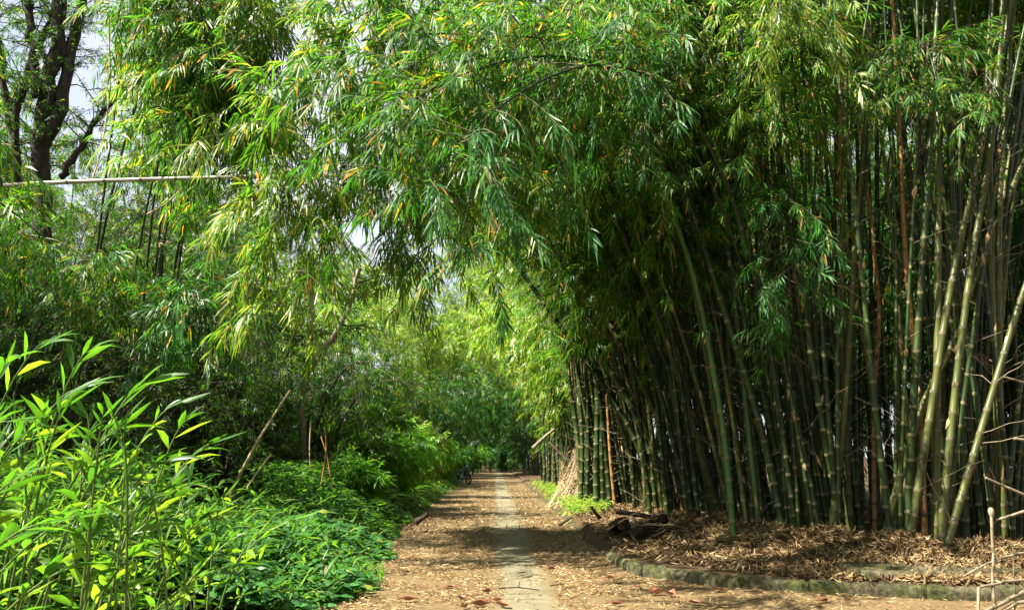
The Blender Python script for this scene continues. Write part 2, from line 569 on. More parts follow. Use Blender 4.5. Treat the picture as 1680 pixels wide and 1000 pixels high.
scn.view_settings.look = 'None'
scn.view_settings.exposure = 2.15
scn.view_settings.gamma = 1.0
scn.cycles.max_bounces = 6
scn.cycles.diffuse_bounces = 2
scn.cycles.glossy_bounces = 2
scn.cycles.transmission_bounces = 4
scn.cycles.sample_clamp_indirect = 6

# ------------------------------------------------------------------ ground, path, kerb
FRONT_PX = np.array([880, 950, 1050, 1120, 1200, 1350, 1500, 1600, 1720, 1900.])
FRONT_Y = np.array([28, 23.0, 18.5, 15.6, 13.5, 11.8, 10.9, 10.9, 11.1, 11.5])
KERB = np.array([(1.66, 75), (1.66, 40), (1.66, 24), (1.665, 16), (1.67, 12.8), (1.74, 10.95), (2.2, 10.15), (2.8, 9.6), (3.55, 9.2), (4.4, 8.93), (5.1, 8.75), (8.5, 8.6), (14, 8.8)])


def front_xy(px):
    Y = np.interp(px, FRONT_PX, FRONT_Y)
    return (px - 812) / FPX * Y * 1.0, Y


fx, fy = front_xy(np.linspace(900, 1900, 60))


def ground_h(x, y):
    x, y = np.asarray(x, float), np.asarray(y, float)
    h = 0.05 * np.sin(x * 0.7 + 1.3 * np.sin(y * .31)) * np.sin(y * 0.45) + 0.02 * np.sin(x * 2.3 + y * 1.7)
    off = np.clip((np.abs(x) - 2.0) / 1.5, 0, 1)
    h = h * off
    # raised bed behind the kerb
    ky = np.interp(x, KERB[::1, 0][3:], KERB[::1, 1][3:])
    inside = ((x > 1.80) & (y > ky + 0.12))
    h = np.where(inside, 0.13 + h * .6, np.where(x > 1.6, 0.0, h))
    # litter mound along the front of the grove
    d2 = np.min((x[..., None] - fx) ** 2 + (y[..., None] - fy + 0.35) ** 2, axis=-1)
    amp = np.interp(x, [2.2, 3.0, 4.0, 5.2, 6.6, 8.5], [0.05, 0.2, 0.42, 0.40, 0.24, 0.15])
    m = amp * np.exp(-d2 / (2 * 0.5 ** 2)) * (0.8 + 0.2 * np.sin(x * 5.1) * np.sin(y * 3.7))
    h = np.where(inside, h + m, h)
    h = np.where(x < -2.3, h + 0.12 * np.clip((-2.3 - x) / 2, 0, 1), h)
    return h


def grid(xs, ys, hf):
    X, Yg = np.meshgrid(xs, ys)
    V = np.stack([X, Yg, hf(X, Yg)], -1).reshape(-1, 3)
    nx, ny = len(xs), len(ys)
    i = np.arange(nx * ny).reshape(ny, nx)
    F = np.stack([i[:-1, :-1], i[:-1, 1:], i[1:, 1:], i[1:, :-1]], -1).reshape(-1, 4)
    return V, F


xs = np.concatenate([np.linspace(-900, -40, 20), np.linspace(-38, -6, 50), np.linspace(-5.8, 14, 200), np.linspace(14.5, 40, 40), np.linspace(44, 900, 20)])
ys = np.concatenate([np.linspace(-300, -6, 12), np.linspace(-5, 6, 30), np.linspace(6.1, 30, 240), np.linspace(30.5, 110, 120), np.linspace(115, 1500, 20)])
V, F = grid(xs, ys, ground_h)
tag(obj('ground', [(V, F, 0)], M_GROUND), kind='structure')

# concrete path: straight lane plus the apron that widens in front of the kerb
py_ = np.concatenate([np.linspace(-3, 20, 60), np.linspace(20.5, 84, 60)])


def lane_left(y):
    return -1.95 + 0.05 * np.sin(y * 0.9) + 0.04 * np.sin(y * 2.3)


def lane_right(y):
    yk = np.array([-3, 8.55, 8.75, 8.93, 9.2, 9.6, 10.15, 10.95, 12.8, 16, 24, 84])
    xk = np.array([16, 14, 5.1, 4.4, 3.55, 2.8, 2.2, 1.74, 1.67, 1.665, 1.66, 1.66])
    return np.interp(y, yk, xk) - 0.0


pv, pf = [], []
for y in py_:
    l, r = lane_left(y), lane_right(y)
    for u in np.linspace(0, 1, 9):
        x = l + (r - l) * u
        pv.append((x, y, 0.024 + 0.006 * math.sin(x * 2.1 + y * .8) + (0.012 if False else 0)))
n9 = 9
for j in range(len(py_) - 1):
    for i in range(n9 - 1):
        pf.append((j * n9 + i, j * n9 + i + 1, (j + 1) * n9 + i + 1, (j + 1) * n9 + i))
tag(obj('path', [(pv, np.array(pf), 0)], M_PATH), kind='structure')

# kerb: a rounded concrete edging that follows the curve, chipped
kl = smooth_line(np.c_[KERB, np.zeros(len(KERB))], 260)
kt = nrm(np.gradient(kl, axis=0))
kn = np.c_[kt[:, 1], -kt[:, 0], np.zeros(len(kt))]
kn = np.where((kn[:, :1] * 1.0 + kn[:, 1:2] * -0.0) > -9, -kn, kn)     # towards the bed
prof = [(-0.0, -0.1), (0.005, 0.10), (0.02, 0.135), (0.05, 0.15), (0.13, 0.152), (0.155, 0.14), (0.165, -0.05)]
V = []
for i, p in enumerate(kl):
    j = 0.010 * math.sin(i * 1.3) + 0.012 * math.sin(i * .37 + 1)
    jn = 1.0 if (i % 17 == 0 and i > 60) else 0.0            # joint between two stones
    for a_, z_ in prof:
        a_, z_ = (a_ + .03 * jn if a_ < .08 else a_ - .03 * jn), (z_ - .05 * jn if z_ > .05 else z_)
        q = p + kn[i] * (a_ + j * .6 + rng.normal() * .003)
        low = float(np.interp(p[1], [11, 13.5], [1.05, .3]))
        V.append((q[0], q[1], (z_ * low if z_ > 0 else z_) + (j * .7 + rng.normal() * .006 if z_ > 0 else 0)))
k7 = len(prof)
F = [(i * k7 + j, i * k7 + j + 1, (i + 1) * k7 + j + 1, (i + 1) * k7 + j) for i in range(len(kl) - 1) for j in range(k7 - 1)]
tag(obj('kerb', [(V, np.array(F), 0)], M_KERB), kind='structure')


def box(x0, x1, y0, y1, z0, z1, bev=0.02, rot=0.0):
    b = bev
    prof = [(0, z0), (0, z1 - b), (b, z1)]
    V, F = [], []
    for ins, z in prof:
        for x, y in ((x0 + ins, y0 + ins), (x1 - ins, y0 + ins), (x1 - ins, y1 - ins), (x0 + ins, y1 - ins)):
            V.append((x, y, z))
    for k in range(2):
        for i in range(4):
            F.append((k * 4 + i, k * 4 + (i + 1) % 4, k * 4 + 4 + (i + 1) % 4, k * 4 + 4 + i))
    F.append((8, 9, 10, 11))
    V = np.array(V)
    if rot:
        c = V.mean(0)
        d = V - c
        V = c + np.c_[d[:, 0] * math.cos(rot) - d[:, 1] * math.sin(rot), d[:, 0] * math.sin(rot) + d[:, 1] * math.cos(rot), d[:, 2]]
    return V, np.array(F)


V, F = box(4.15, 6.2, 9.3, 10.2, 0.02, 0.25, 0.025, 0.02)
tag(obj('concrete_slab', [(V, F, 0)], M_KERB, org=(5.6, 9.9, 0.1)), 'low concrete slab strewn with dry leaves behind the kerb', 'slab')
V, F = box(-2.75, -2.02, 6.2, 7.75, -0.05, 0.13, 0.03, 0.12)
tag(obj('edging_stone', [(V, F, 0)], M_KERB, org=(-2.4, 7, 0)), 'broken stone edging half hidden under the leaves left of the path', 'edging')


# ------------------------------------------------------------------ leaf litter
def litter(n, fx_, L=(0.07, 0.16), W=(0.010, 0.02), lift=0.02, tilt=0.25, z0=None, lod=1):
    x, y = fx_(n)
    n = len(x)
    z = (ground_h(x, y) if z0 is None else np.full(n, z0)) + rng.uniform(0.006, lift, n)
    a = rng.uniform(0, 2 * np.pi, n)
    d = np.c_[np.cos(a), np.sin(a), rng.normal(0, tilt, n)]
    wd = np.c_[-np.sin(a), np.cos(a), rng.normal(0, tilt * 1.4, n)]
    l = rng.uniform(*L, n)
    return leaves(np.c_[x, y, z] - d * l[:, None] * .5, d, wd, l, rng.uniform(*W, n), rng.normal(0.0, .2, n), lod, fold=0.5)


def on_path(y0, y1, keep_strip):
    def f(n):
        y = 1 / rng.uniform(1 / y1, 1 / y0, n)
        l, r = lane_left(y) - .2, np.minimum(lane_right(y), 9)
        x = l + (r - l) * rng.uniform(0, 1, n)
        s = np.abs(x - 0.33 + 0.1 * np.sin(y * 1.1)) < 0.3
        k = ~s | (rng.uniform(size=n) < keep_strip)
        thin = (x > 1.2) & (y < 11.5) & (rng.uniform(size=n) < .45)
        drift = np.sin(x * 2.7 + 1.7 * np.sin(y * 1.9)) * np.sin(y * 3.3 + x) + .5 * np.sin(x * 6.1 + y * 4.7)
        k &= rng.uniform(size=n) < .62 + .45 * drift
        return x[k & ~thin], y[k & ~thin]
    return f


a = litter(34000, on_path(6.5, 16, .12), (0.035, 0.12), (0.006, 0.015), 0.022, .15, z0=0.03)
b = litter(15000, on_path(16, 70, .25), (0.09, 0.2), (0.015, 0.03), 0.03, .15, z0=0.03, lod=0)
tag(obj('path_leaf_litter', [(*a, 0), (*b, 0)], M_LITTER), kind='stuff')


def on_bed(n):
    px = rng.uniform(930, 1790, n)
    x, y = front_xy(px)
    dy = np.where(rng.uniform(size=n) < .55, rng.normal(-0.2, .7, n), rng.uniform(-5.5, 2.0, n))
    y = y + dy
    ky = np.interp(x, KERB[3:, 0], KERB[3:, 1])
    u = n // 2
    x[:u] = 1.85 + rng.uniform(0, 1, u) ** .8 * 7.5
    k0 = np.interp(x[:u], KERB[3:, 0], KERB[3:, 1])
    y[:u] = k0 + rng.uniform(.1, 1, u) ** 1.15 * (np.interp(x[:u], fx, fy) - k0)
    ky = np.interp(x, KERB[3:, 0], KERB[3:, 1])
    k = (y > ky + .12) & (x > 1.85)
    return x[k], y[k]


a = litter(52000, on_bed, (0.08, 0.22), (0.012, 0.03), 0.06, .4)
tag(obj('mound_leaf_litter', [(*a, 0)], M_LITTER), kind='stuff')


def on_left(n):
    y = rng.uniform(6, 40, n)
    return -1.9 - np.abs(rng.normal(0, 1.2, n)), y


a = litter(5000, on_left, (0.08, 0.18), (0.012, 0.028), 0.05, .3)
tag(obj('verge_leaf_litter', [(*a, 0)], M_LITTER), kind='stuff')

# ------------------------------------------------------------------ the bamboo grove
ORD = ('first second third fourth fifth sixth seventh eighth ninth tenth eleventh twelfth thirteenth fourteenth fifteenth sixteenth seventeenth '
       'eighteenth nineteenth twentieth').split()


def ordinal(i):
    tens = {2: 'twenty', 3: 'thirty', 4: 'forty', 5: 'fifty', 6: 'sixty', 7: 'seventy', 8: 'eighty', 9: 'ninety'}
    if i < 20:
        return ORD[i]
    if i == 99:
        return 'hundredth'
    if i > 99:
        return 'hundred-and-' + ordinal(i - 100)
    t, u = divmod(i + 1, 10)
    return tens[t] + ('-' + ORD[u - 1] if u else '') if u else tens[t][:-1] + 'ieth'


def culm_parts(line, r0, r1, inter=0.36, sides=9, t_end=None):
    """culm tube with raised node rings; returns parts with material 0 (internode) and 1 (node)"""
    seg = np.linalg.norm(np.diff(line, axis=0), axis=1)
    s = np.r_[0, np.cumsum(seg)]
    Ltot = s[-1]
    nodes = []
    p = rng.uniform(0.1, 0.25)
    while p < Ltot - .1:
        nodes.append(p)
        p += inter * rng.uniform(0.85, 1.15) * (0.75 + 0.5 * min(1, p / 3))
    st, rr, mm = [0.0], [r0 * 1.12], []
    for q in nodes:
        rad = r0 + (r1 - r0) * (q / Ltot)
        st += [q - .022, q - .004, q + .022]
        rr += [rad * .99, rad * 1.11, rad * .985]
        mm += [0, 1, 1]
    st.append(Ltot)
    rr.append(r1)
    mm.append(0)
    st = np.array(st)
    P = np.stack([np.interp(st, s, line[:, k]) for k in range(3)], -1)
    V, Fq = tubes(P, np.array(rr), sides)
    fm = np.repeat(np.array(mm), sides)
    # closed top
    V = np.concatenate([V, P[-1:]])
    b = (len(st) - 1) * sides
    cap = np.array([(b + i, b + (i + 1) % sides, len(V) - 1) for i in range(sides)])
    return [(V, Fq, fm), (V, cap, 0)], np.array(nodes) / Ltot


CULM_COL = {'green': (M_CULM_G, M_NODE), 'olive': (M_CULM_O, M_NODE_D), 'tan': (M_CULM_T, M_NODE_D), 'bright green': (M_CULM_B, M_NODE)}


def culm_line(base, lx, ly, h, bx, by, n=26):
    t = np.linspace(0, 1, n)
    z = h * (t - 0.16 * t ** 4)
    x = base[0] + lx * h * t + bx * t ** 3 + 0.06 * np.sin(t * 7 + base[0] * 3)
    y = base[1] + ly * h * t + by * t ** 3 + 0.06 * np.sin(t * 6 + base[0] * 5)
    return np.c_[x, y, base[2] + z]


def make_culm(line, r0, colour, foliage=None, label=None, group=None, inter=0.36, sides=9, top_r=0.35, leafy=M_LEAF, dead=5):
    parts, nodes = culm_parts(line, r0, r0 * top_r, inter, sides)
    base = line[0]
    o = obj('bamboo_culm', parts, list(CULM_COL[colour]), org=base)
    tag(o, label, 'bamboo culm', group)
    if foliage:
        nb, per, t0, L, lod, Lb = foliage
        B = branches_on(line, t0, 1.0, nb, Lb, 0.3, 0.5)
        bw = np.linspace(0.009, 0.003, B.shape[1])[None].repeat(len(B), 0)
        p, d = twigs_on(B, per)
        parts = [(*sprays(p, d, 8, .24 * L / .2, L, L * .12, .4, .3, lod), 0), (*tubes(B, bw, 3), 1)]
        D = branches_on(line, .04, .5, dead, 1.0, .1, .6)          # dead side twigs low on the culm
        parts.append((*tubes(D, np.linspace(.007, .003, D.shape[1])[None].repeat(len(D), 0), 3), 2))
        if dead > 2:                                                # papery sheaths still clinging at the nodes
            j = rng.integers(2, max(3, int(len(line) * .45)), 4)
            a = rng.uniform(0, 6.28, 4)
            ro = np.c_[np.cos(a), np.sin(a), np.zeros(4)]
            p = line[j] + ro * r0 * .7
            tg = nrm(line[j + 1] - line[j])
            dd = tg * rng.choice([-1, 1], (4, 1)) + ro * rng.uniform(.05, .25, (4, 1))
            parts.append((*leaves(p, dd, np.cross(dd, ro), rng.uniform(.12, .26, 4), rng.uniform(.04, .08, 4), .02, 1, .4, -.6), 3))
        obj('foliage', parts, [leafy, M_TWIG, M_CANE, M_LITTER], org=base, parent=o)
    return o


culms = []      # (px, row depth, line, colour, radius)


def lean_at(px):
    if px < 1280:
        lo, hi = np.interp(px, [950, 1080, 1280], [-.12, -.5, -.32]), np.interp(px, [950, 1280], [0.03, 0.03])
    else:
        lo, hi = np.interp(px, [1280, 1450, 1700], [-.3, -.08, .0]), np.interp(px, [1280, 1450, 1700], [.08, .22, .42])
    return lo + (hi - lo) * rng.uniform() ** 0.8


# culms one can pick out in the photograph: (pixel points from base up, distance, radius, colour, label)
HERO = [
    ([(1205, 892), (1188, 690), (1150, 470), (1110, 330)], 15.2, .075, 'bright green', 'bright green ringed culm standing out in front of the litter mound, leaning left'),
    ([(1246, 870), (1236, 740), (1222, 560), (1205, 380)], 15.6, .066, 'bright green', 'bright green upright culm just right of the one standing before the mound'),
    ([(1378, 850), (1370, 690), (1366, 545)], 15.2, .05, 'tan', 'short orange cane snapped off at mid height in the middle of the grove'),
    ([(1508, 800), (1512, 640), (1497, 420), (1486, 90), (1480, -60)], 14.6, .085, 'tan', 'tall thick orange tan culm rising bare through the dark right side of grove'),
    ([(1490, 888), (1530, 690), (1570, 470), (1628, 220), (1672, 40), (1690, -60)], 13.7, .1, 'olive', 'thick olive culm sweeping up right from the right end of the mound'),
    ([(1540, 890), (1572, 660), (1606, 440), (1650, 200), (1672, 0)], 13.5, .095, 'olive', 'long olive culm curving upright just right of the thick sweeping one'),
    ([(1548, 895), (1598, 770), (1650, 620), (1700, 480), (1760, 330)], 13.0, .085, 'olive', 'lit olive culm slanting steeply right at the right edge of the grove'),
    ([(1445, 880), (1510, 690), (1575, 560), (1625, 430), (1690, 290)], 14.4, .085, 'olive', 'olive culm crossing behind the sweeping ones at a strong right slant'),
    ([(1392, 840), (1392, 640), (1388, 400), (1392, 100), (1396, -60)], 16, .085, 'tan', 'pale tan vertical culm left of the dark gap in the grove'),
    ([(1362, 860), (1392, 640), (1410, 420), (1435, 180), (1450, -40)], 15.0, .085, 'olive', 'olive culm bowing right beside the pale tan vertical one'),
    ([(1470, 870), (1478, 690), (1484, 480), (1520, 250), (1545, 60)], 15, .075, 'olive', 'olive culm just left of the orange tan one'),
    ([(1430, 840), (1440, 650), (1455, 520), (1450, 380)], 16, .06, 'tan', 'faded tan culm half hidden behind the dark culms left of the tall orange one'),
    ([(952, 828), (956, 720), (948, 600), (935, 500)], 22.5, .075, 'green', 'outermost dark culm at the path end of the grove, upright'),
    ([(962, 832), (966, 720), (962, 590), (955, 440)], 22.0, .075, 'green', 'dark culm second from the path end of the grove'),
    ([(978, 842), (980, 720), (984, 620), (985, 480)], 20.5, .095, 'green', 'thick ringed dark green culm near the path end with a brown base'),
    ([(1002, 840), (995, 740), (985, 640), (970, 520)], 20.5, .075, 'green', 'dark culm with flared foot just right of the thick ringed one'),
    ([(1090, 838), (1052, 740), (1005, 650), (950, 572), (900, 500)], 19.5, .09, 'green', 'thick dark culm leaning far left over the stump, lowest of the leaning bundle'),
    ([(1102, 840), (1068, 740), (1030, 650), (975, 560), (920, 470)], 19.3, .09, 'green', 'second thick dark culm of the far leaning bundle above the stump'),
    ([(1130, 850), (1100, 740), (1062, 640), (1010, 540), (960, 450)], 18.6, .08, 'olive', 'third culm of the far leaning bundle above the stump, olive'),
    ([(1178, 858), (1150, 740), (1118, 640), (1075, 540), (1035, 420)], 17.6, .085, 'green', 'dark culm leaning left between the stump and the mound'),
    ([(1060, 856), (1056, 760), (1040, 660), (1020, 560)], 18.6, .05, 'olive', 'thin pale olive culm rising right behind the rotten stump'),
    ([(1285, 868), (1262, 740), (1228, 610), (1195, 500), (1160, 380)], 15.5, .085, 'green', 'stout dark culm leaning left out of the middle of the mound'),
    ([(1345, 868), (1322, 740), (1300, 620), (1262, 480), (1220, 330)], 15.2, .075, 'green', 'green culm leaning left beside the short orange cane'),
    ([(1120, 846), (1120, 740), (1116, 620), (1112, 500)], 19, .06, 'tan', 'tan upright culm behind the leaning bundle'),
]
for pts, Y, r, colr, lab in HERO:
    fq = float(np.interp(pts[0][0], [960, 1050, 1130, 1200, 1350, 1500], [1.0, .96, .9, .84, .8, .79]))
    Y, r = Y * fq, r * fq * (1.02 if pts[0][0] < 1480 else .84)
    L3 = np.array([at(px, py, Y) for px, py in pts])
    L3[:, 1] += np.linspace(0, .4, len(L3))
    gz = float(ground_h(L3[0, 0], L3[0, 1]))
    L3[0, 2] = min(L3[0, 2], gz) - .05 if L3[0, 2] < gz + .3 else gz - .05
    if 'snapped' not in lab:
        d = L3[-1] - L3[-2]
        top = L3[-1][2]
        ext = max(0.5, (10.5 - top))
        d = d / max(.2, d[2])
        L3 = np.concatenate([L3, [L3[-1] + d * ext * .5 + [0, .1, 0], L3[-1] + d * ext * .85 + np.array([d[0] * .9, -.6, ext * .1])]])
    line = smooth_line(L3, 34)
    fol = None if 'snapped' in lab else (16, 6, float(np.interp(pts[0][0], [1150, 1380], [.5, .84])), .2, 0, .9)
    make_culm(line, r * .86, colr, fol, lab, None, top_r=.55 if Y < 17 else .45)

# the rest of the grove, front rows first
rows = []
for i in range(122):
    px = 945 + 745 * rng.uniform() ** 1.35
    rows.append((px, rng.uniform(0.0, 1.5), 'front'))
for i in range(104):
    px = 990 + 770 * rng.uniform() ** 1.5
    rows.append((px, rng.uniform(1.5, 5.0), 'middle'))
for i in range(46):
    px = 1020 + 720 * rng.uniform() ** 1.2
    rows.append((px, rng.uniform(5.0, 9.0), 'back'))
rows.sort()
i_alt = 0
cnt = {'front': 0, 'middle': 0, 'back': 0}
for px, dy, row in rows:
    x0, y0 = front_xy(px)
    y0 = y0 + dy
    x0 = (px - 812) / FPX * y0
    base = np.array([x0, y0, float(ground_h(x0, y0)) - .06])
    lx = lean_at(px)
    h = rng.uniform(8.5, 13) + float(np.interp(px, [1150, 1350], [0, 3.5]))
    line = culm_line(base, lx * .75, rng.uniform(-.06, .06), h, lx * 3.0 + rng.uniform(-.6, .6), rng.uniform(-1.4, .8))
    u = rng.uniform()
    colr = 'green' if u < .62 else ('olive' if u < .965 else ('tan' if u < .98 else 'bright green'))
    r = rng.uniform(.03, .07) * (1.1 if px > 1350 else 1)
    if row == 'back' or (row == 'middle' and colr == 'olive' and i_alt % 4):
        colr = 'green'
    i_alt += 1
    lean = 'leaning left' if lx < -.18 else ('leaning right' if lx > .12 else 'nearly upright')
    if row == 'front':
        cnt['front'] += 1
        place = 'near the path end' if px < 1100 else ('behind the mound' if px < 1420 else 'at the right side')
        size = 'thick' if r > .06 else ('slim' if r < .047 else 'medium')
        lab = f'{size} {colr} culm {lean}, {ordinal(cnt["front"] - 1)} from the path in the front row'
        grp = 'front row culms of the bamboo grove'
        fol = (15, 6, float(np.interp(px, [1100, 1380], [.52, .85])), .2, 0, .9)
    else:
        zone = 'near the path' if px < 1150 else ('in the middle' if px < 1420 else 'on the right')
        lab = f'{colr} culm {lean} {"in the second rows" if row == "middle" else "deep in the dark"} of the grove {zone}'
        grp = lab + ', several alike'
        fol = (30, 6, float(np.interp(px, [1150, 1380], [.5, .76])), .24, 0, 1.3)
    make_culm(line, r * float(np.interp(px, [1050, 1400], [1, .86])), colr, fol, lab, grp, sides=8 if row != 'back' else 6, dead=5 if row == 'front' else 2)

# ------------------------------------------------------------------ arching bamboos over the path
def arch(base, tip, rise, over, nb=46, per=7, L=.22, W=.025, lod=1, t0=.42, r0=.045, Lb=1.1, mat=M_LEAF, label='', group=None, n=8, bias=None, dens_down=.35):
    base, tip = np.asarray(base, float), np.asarray(tip, float)
    hd = (tip - base) * np.array([1, 1, 0])
    p1 = base + hd * .12 + np.array([0, 0, rise])
    p2 = tip - hd * .22 + np.array([0, 0, over])
    line = bez(base, p1, p2, tip, 44)
    o = empty('arching_bamboo', base)
    parts, _ = culm_parts(line, r0, .008, .34, 7)
    obj('culm', parts, [M_CULM_G, M_NODE_D], org=base, parent=o)
    B = branches_on(line, t0, 1.0, nb, Lb, dens_down, .45, bias=bias)
    bw = np.linspace(.008, .0025, B.shape[1])[None].repeat(len(B), 0)
    p, d = twigs_on(B, per)
    obj('foliage', [(*sprays(p, d, n, 1.1 * L, L, W, .45, .3, lod), 0), (*tubes(B, bw, 3), 1)], [mat, M_TWIG], org=base, parent=o)
    tag(o, label, 'bamboo', group)
    return o


def grove_base(px, dy=1.0):
    x, y = front_xy(px)
    x, y = float(x), float(y) + dy
    return np.array([x, y, float(ground_h(x, y)) - .05])


LB1, LB2 = np.array([-7.2, 15.5, 0.0]), np.array([-9.5, 13.0, 0.0])
G_ARCH = 'bamboos arching over the path'
ARCH = [
    # tip px, py, Y, base, rise, over, branches, leaf length, material, label
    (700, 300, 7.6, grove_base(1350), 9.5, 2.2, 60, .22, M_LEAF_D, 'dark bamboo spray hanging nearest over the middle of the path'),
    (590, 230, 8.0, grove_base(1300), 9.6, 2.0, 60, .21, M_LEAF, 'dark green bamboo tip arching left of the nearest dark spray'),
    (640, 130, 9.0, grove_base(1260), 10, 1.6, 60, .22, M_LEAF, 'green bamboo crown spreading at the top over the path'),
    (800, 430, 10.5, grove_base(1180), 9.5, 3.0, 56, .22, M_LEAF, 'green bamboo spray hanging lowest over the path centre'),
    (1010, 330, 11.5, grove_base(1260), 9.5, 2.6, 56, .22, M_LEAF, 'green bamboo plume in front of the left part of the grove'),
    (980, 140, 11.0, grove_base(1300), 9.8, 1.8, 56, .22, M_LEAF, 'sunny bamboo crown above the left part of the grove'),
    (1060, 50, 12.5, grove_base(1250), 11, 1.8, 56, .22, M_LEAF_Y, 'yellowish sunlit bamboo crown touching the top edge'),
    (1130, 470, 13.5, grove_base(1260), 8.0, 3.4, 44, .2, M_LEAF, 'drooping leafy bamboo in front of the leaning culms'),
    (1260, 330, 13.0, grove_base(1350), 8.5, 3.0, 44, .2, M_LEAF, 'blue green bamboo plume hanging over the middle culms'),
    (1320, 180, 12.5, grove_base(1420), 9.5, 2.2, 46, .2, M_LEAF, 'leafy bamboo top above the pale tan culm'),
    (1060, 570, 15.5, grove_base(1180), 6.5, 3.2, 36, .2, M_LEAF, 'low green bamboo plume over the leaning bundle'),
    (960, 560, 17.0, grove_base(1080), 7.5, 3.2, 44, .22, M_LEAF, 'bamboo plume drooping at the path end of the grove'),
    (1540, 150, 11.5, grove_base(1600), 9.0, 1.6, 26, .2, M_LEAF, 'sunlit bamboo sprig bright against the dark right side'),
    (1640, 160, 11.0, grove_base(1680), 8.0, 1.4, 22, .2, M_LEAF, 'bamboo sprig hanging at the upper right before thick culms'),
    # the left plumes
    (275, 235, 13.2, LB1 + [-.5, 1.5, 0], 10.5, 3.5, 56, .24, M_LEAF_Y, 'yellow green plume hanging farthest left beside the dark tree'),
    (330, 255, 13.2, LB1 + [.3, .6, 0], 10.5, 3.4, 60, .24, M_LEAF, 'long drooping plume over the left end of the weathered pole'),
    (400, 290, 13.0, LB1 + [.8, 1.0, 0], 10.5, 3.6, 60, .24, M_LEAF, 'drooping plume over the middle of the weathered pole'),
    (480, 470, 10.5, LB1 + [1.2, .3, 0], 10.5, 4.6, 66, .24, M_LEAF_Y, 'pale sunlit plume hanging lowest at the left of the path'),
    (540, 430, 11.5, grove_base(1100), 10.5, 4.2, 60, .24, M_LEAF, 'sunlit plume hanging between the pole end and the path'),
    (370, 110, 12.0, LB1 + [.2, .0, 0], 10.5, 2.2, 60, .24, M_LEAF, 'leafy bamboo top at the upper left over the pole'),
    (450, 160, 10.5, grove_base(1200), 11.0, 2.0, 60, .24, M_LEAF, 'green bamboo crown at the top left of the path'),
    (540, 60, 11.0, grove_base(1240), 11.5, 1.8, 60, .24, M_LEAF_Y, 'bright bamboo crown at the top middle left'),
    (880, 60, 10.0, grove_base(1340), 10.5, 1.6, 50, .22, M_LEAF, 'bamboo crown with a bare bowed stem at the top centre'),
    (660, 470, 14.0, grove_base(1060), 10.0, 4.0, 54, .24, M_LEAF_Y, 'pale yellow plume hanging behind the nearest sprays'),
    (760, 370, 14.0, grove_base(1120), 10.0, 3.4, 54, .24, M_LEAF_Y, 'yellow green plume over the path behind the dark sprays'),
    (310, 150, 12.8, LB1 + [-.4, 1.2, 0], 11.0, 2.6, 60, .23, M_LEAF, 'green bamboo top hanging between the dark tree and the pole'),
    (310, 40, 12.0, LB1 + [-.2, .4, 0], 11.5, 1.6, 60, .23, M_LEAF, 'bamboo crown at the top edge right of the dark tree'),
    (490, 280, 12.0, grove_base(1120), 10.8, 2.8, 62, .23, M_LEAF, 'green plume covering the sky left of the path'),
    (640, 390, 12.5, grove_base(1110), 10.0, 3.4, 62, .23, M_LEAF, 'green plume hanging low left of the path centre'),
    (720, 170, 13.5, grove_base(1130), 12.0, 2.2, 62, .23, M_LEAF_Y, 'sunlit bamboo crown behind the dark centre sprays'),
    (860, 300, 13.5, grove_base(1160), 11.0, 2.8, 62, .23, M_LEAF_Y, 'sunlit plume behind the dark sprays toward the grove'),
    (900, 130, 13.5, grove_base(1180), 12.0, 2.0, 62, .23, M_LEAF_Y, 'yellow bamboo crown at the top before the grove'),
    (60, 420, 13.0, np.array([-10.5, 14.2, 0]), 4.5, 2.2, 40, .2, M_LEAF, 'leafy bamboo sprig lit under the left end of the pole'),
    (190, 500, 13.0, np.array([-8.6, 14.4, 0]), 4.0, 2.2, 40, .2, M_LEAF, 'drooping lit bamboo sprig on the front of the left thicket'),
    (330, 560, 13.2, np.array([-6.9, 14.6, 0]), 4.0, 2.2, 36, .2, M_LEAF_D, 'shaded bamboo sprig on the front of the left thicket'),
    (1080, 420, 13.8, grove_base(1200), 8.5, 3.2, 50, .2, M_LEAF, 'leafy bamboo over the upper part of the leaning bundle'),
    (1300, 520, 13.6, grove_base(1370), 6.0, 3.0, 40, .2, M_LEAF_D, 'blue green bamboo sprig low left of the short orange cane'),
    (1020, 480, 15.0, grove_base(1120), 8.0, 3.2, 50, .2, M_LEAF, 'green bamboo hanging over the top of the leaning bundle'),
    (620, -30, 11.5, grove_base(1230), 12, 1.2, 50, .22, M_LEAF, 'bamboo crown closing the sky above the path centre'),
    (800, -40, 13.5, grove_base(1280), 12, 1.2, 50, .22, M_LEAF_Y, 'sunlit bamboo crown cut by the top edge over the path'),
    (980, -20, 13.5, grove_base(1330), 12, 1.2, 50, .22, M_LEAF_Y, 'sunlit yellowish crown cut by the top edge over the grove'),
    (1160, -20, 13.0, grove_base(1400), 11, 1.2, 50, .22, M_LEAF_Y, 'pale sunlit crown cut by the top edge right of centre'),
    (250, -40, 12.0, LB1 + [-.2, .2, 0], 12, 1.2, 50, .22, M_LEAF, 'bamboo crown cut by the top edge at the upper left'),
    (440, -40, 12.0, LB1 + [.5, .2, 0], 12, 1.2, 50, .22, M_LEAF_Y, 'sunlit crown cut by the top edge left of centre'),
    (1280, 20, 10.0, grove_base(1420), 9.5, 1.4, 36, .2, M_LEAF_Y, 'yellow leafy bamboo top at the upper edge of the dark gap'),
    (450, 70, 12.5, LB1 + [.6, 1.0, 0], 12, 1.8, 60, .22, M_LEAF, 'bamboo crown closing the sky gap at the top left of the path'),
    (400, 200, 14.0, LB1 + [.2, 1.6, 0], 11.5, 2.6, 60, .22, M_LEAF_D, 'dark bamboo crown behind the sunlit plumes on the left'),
    (560, 330, 13.5, grove_base(1080), 10.8, 3.0, 54, .24, M_LEAF, 'green plume over the right end of the weathered pole'),
]
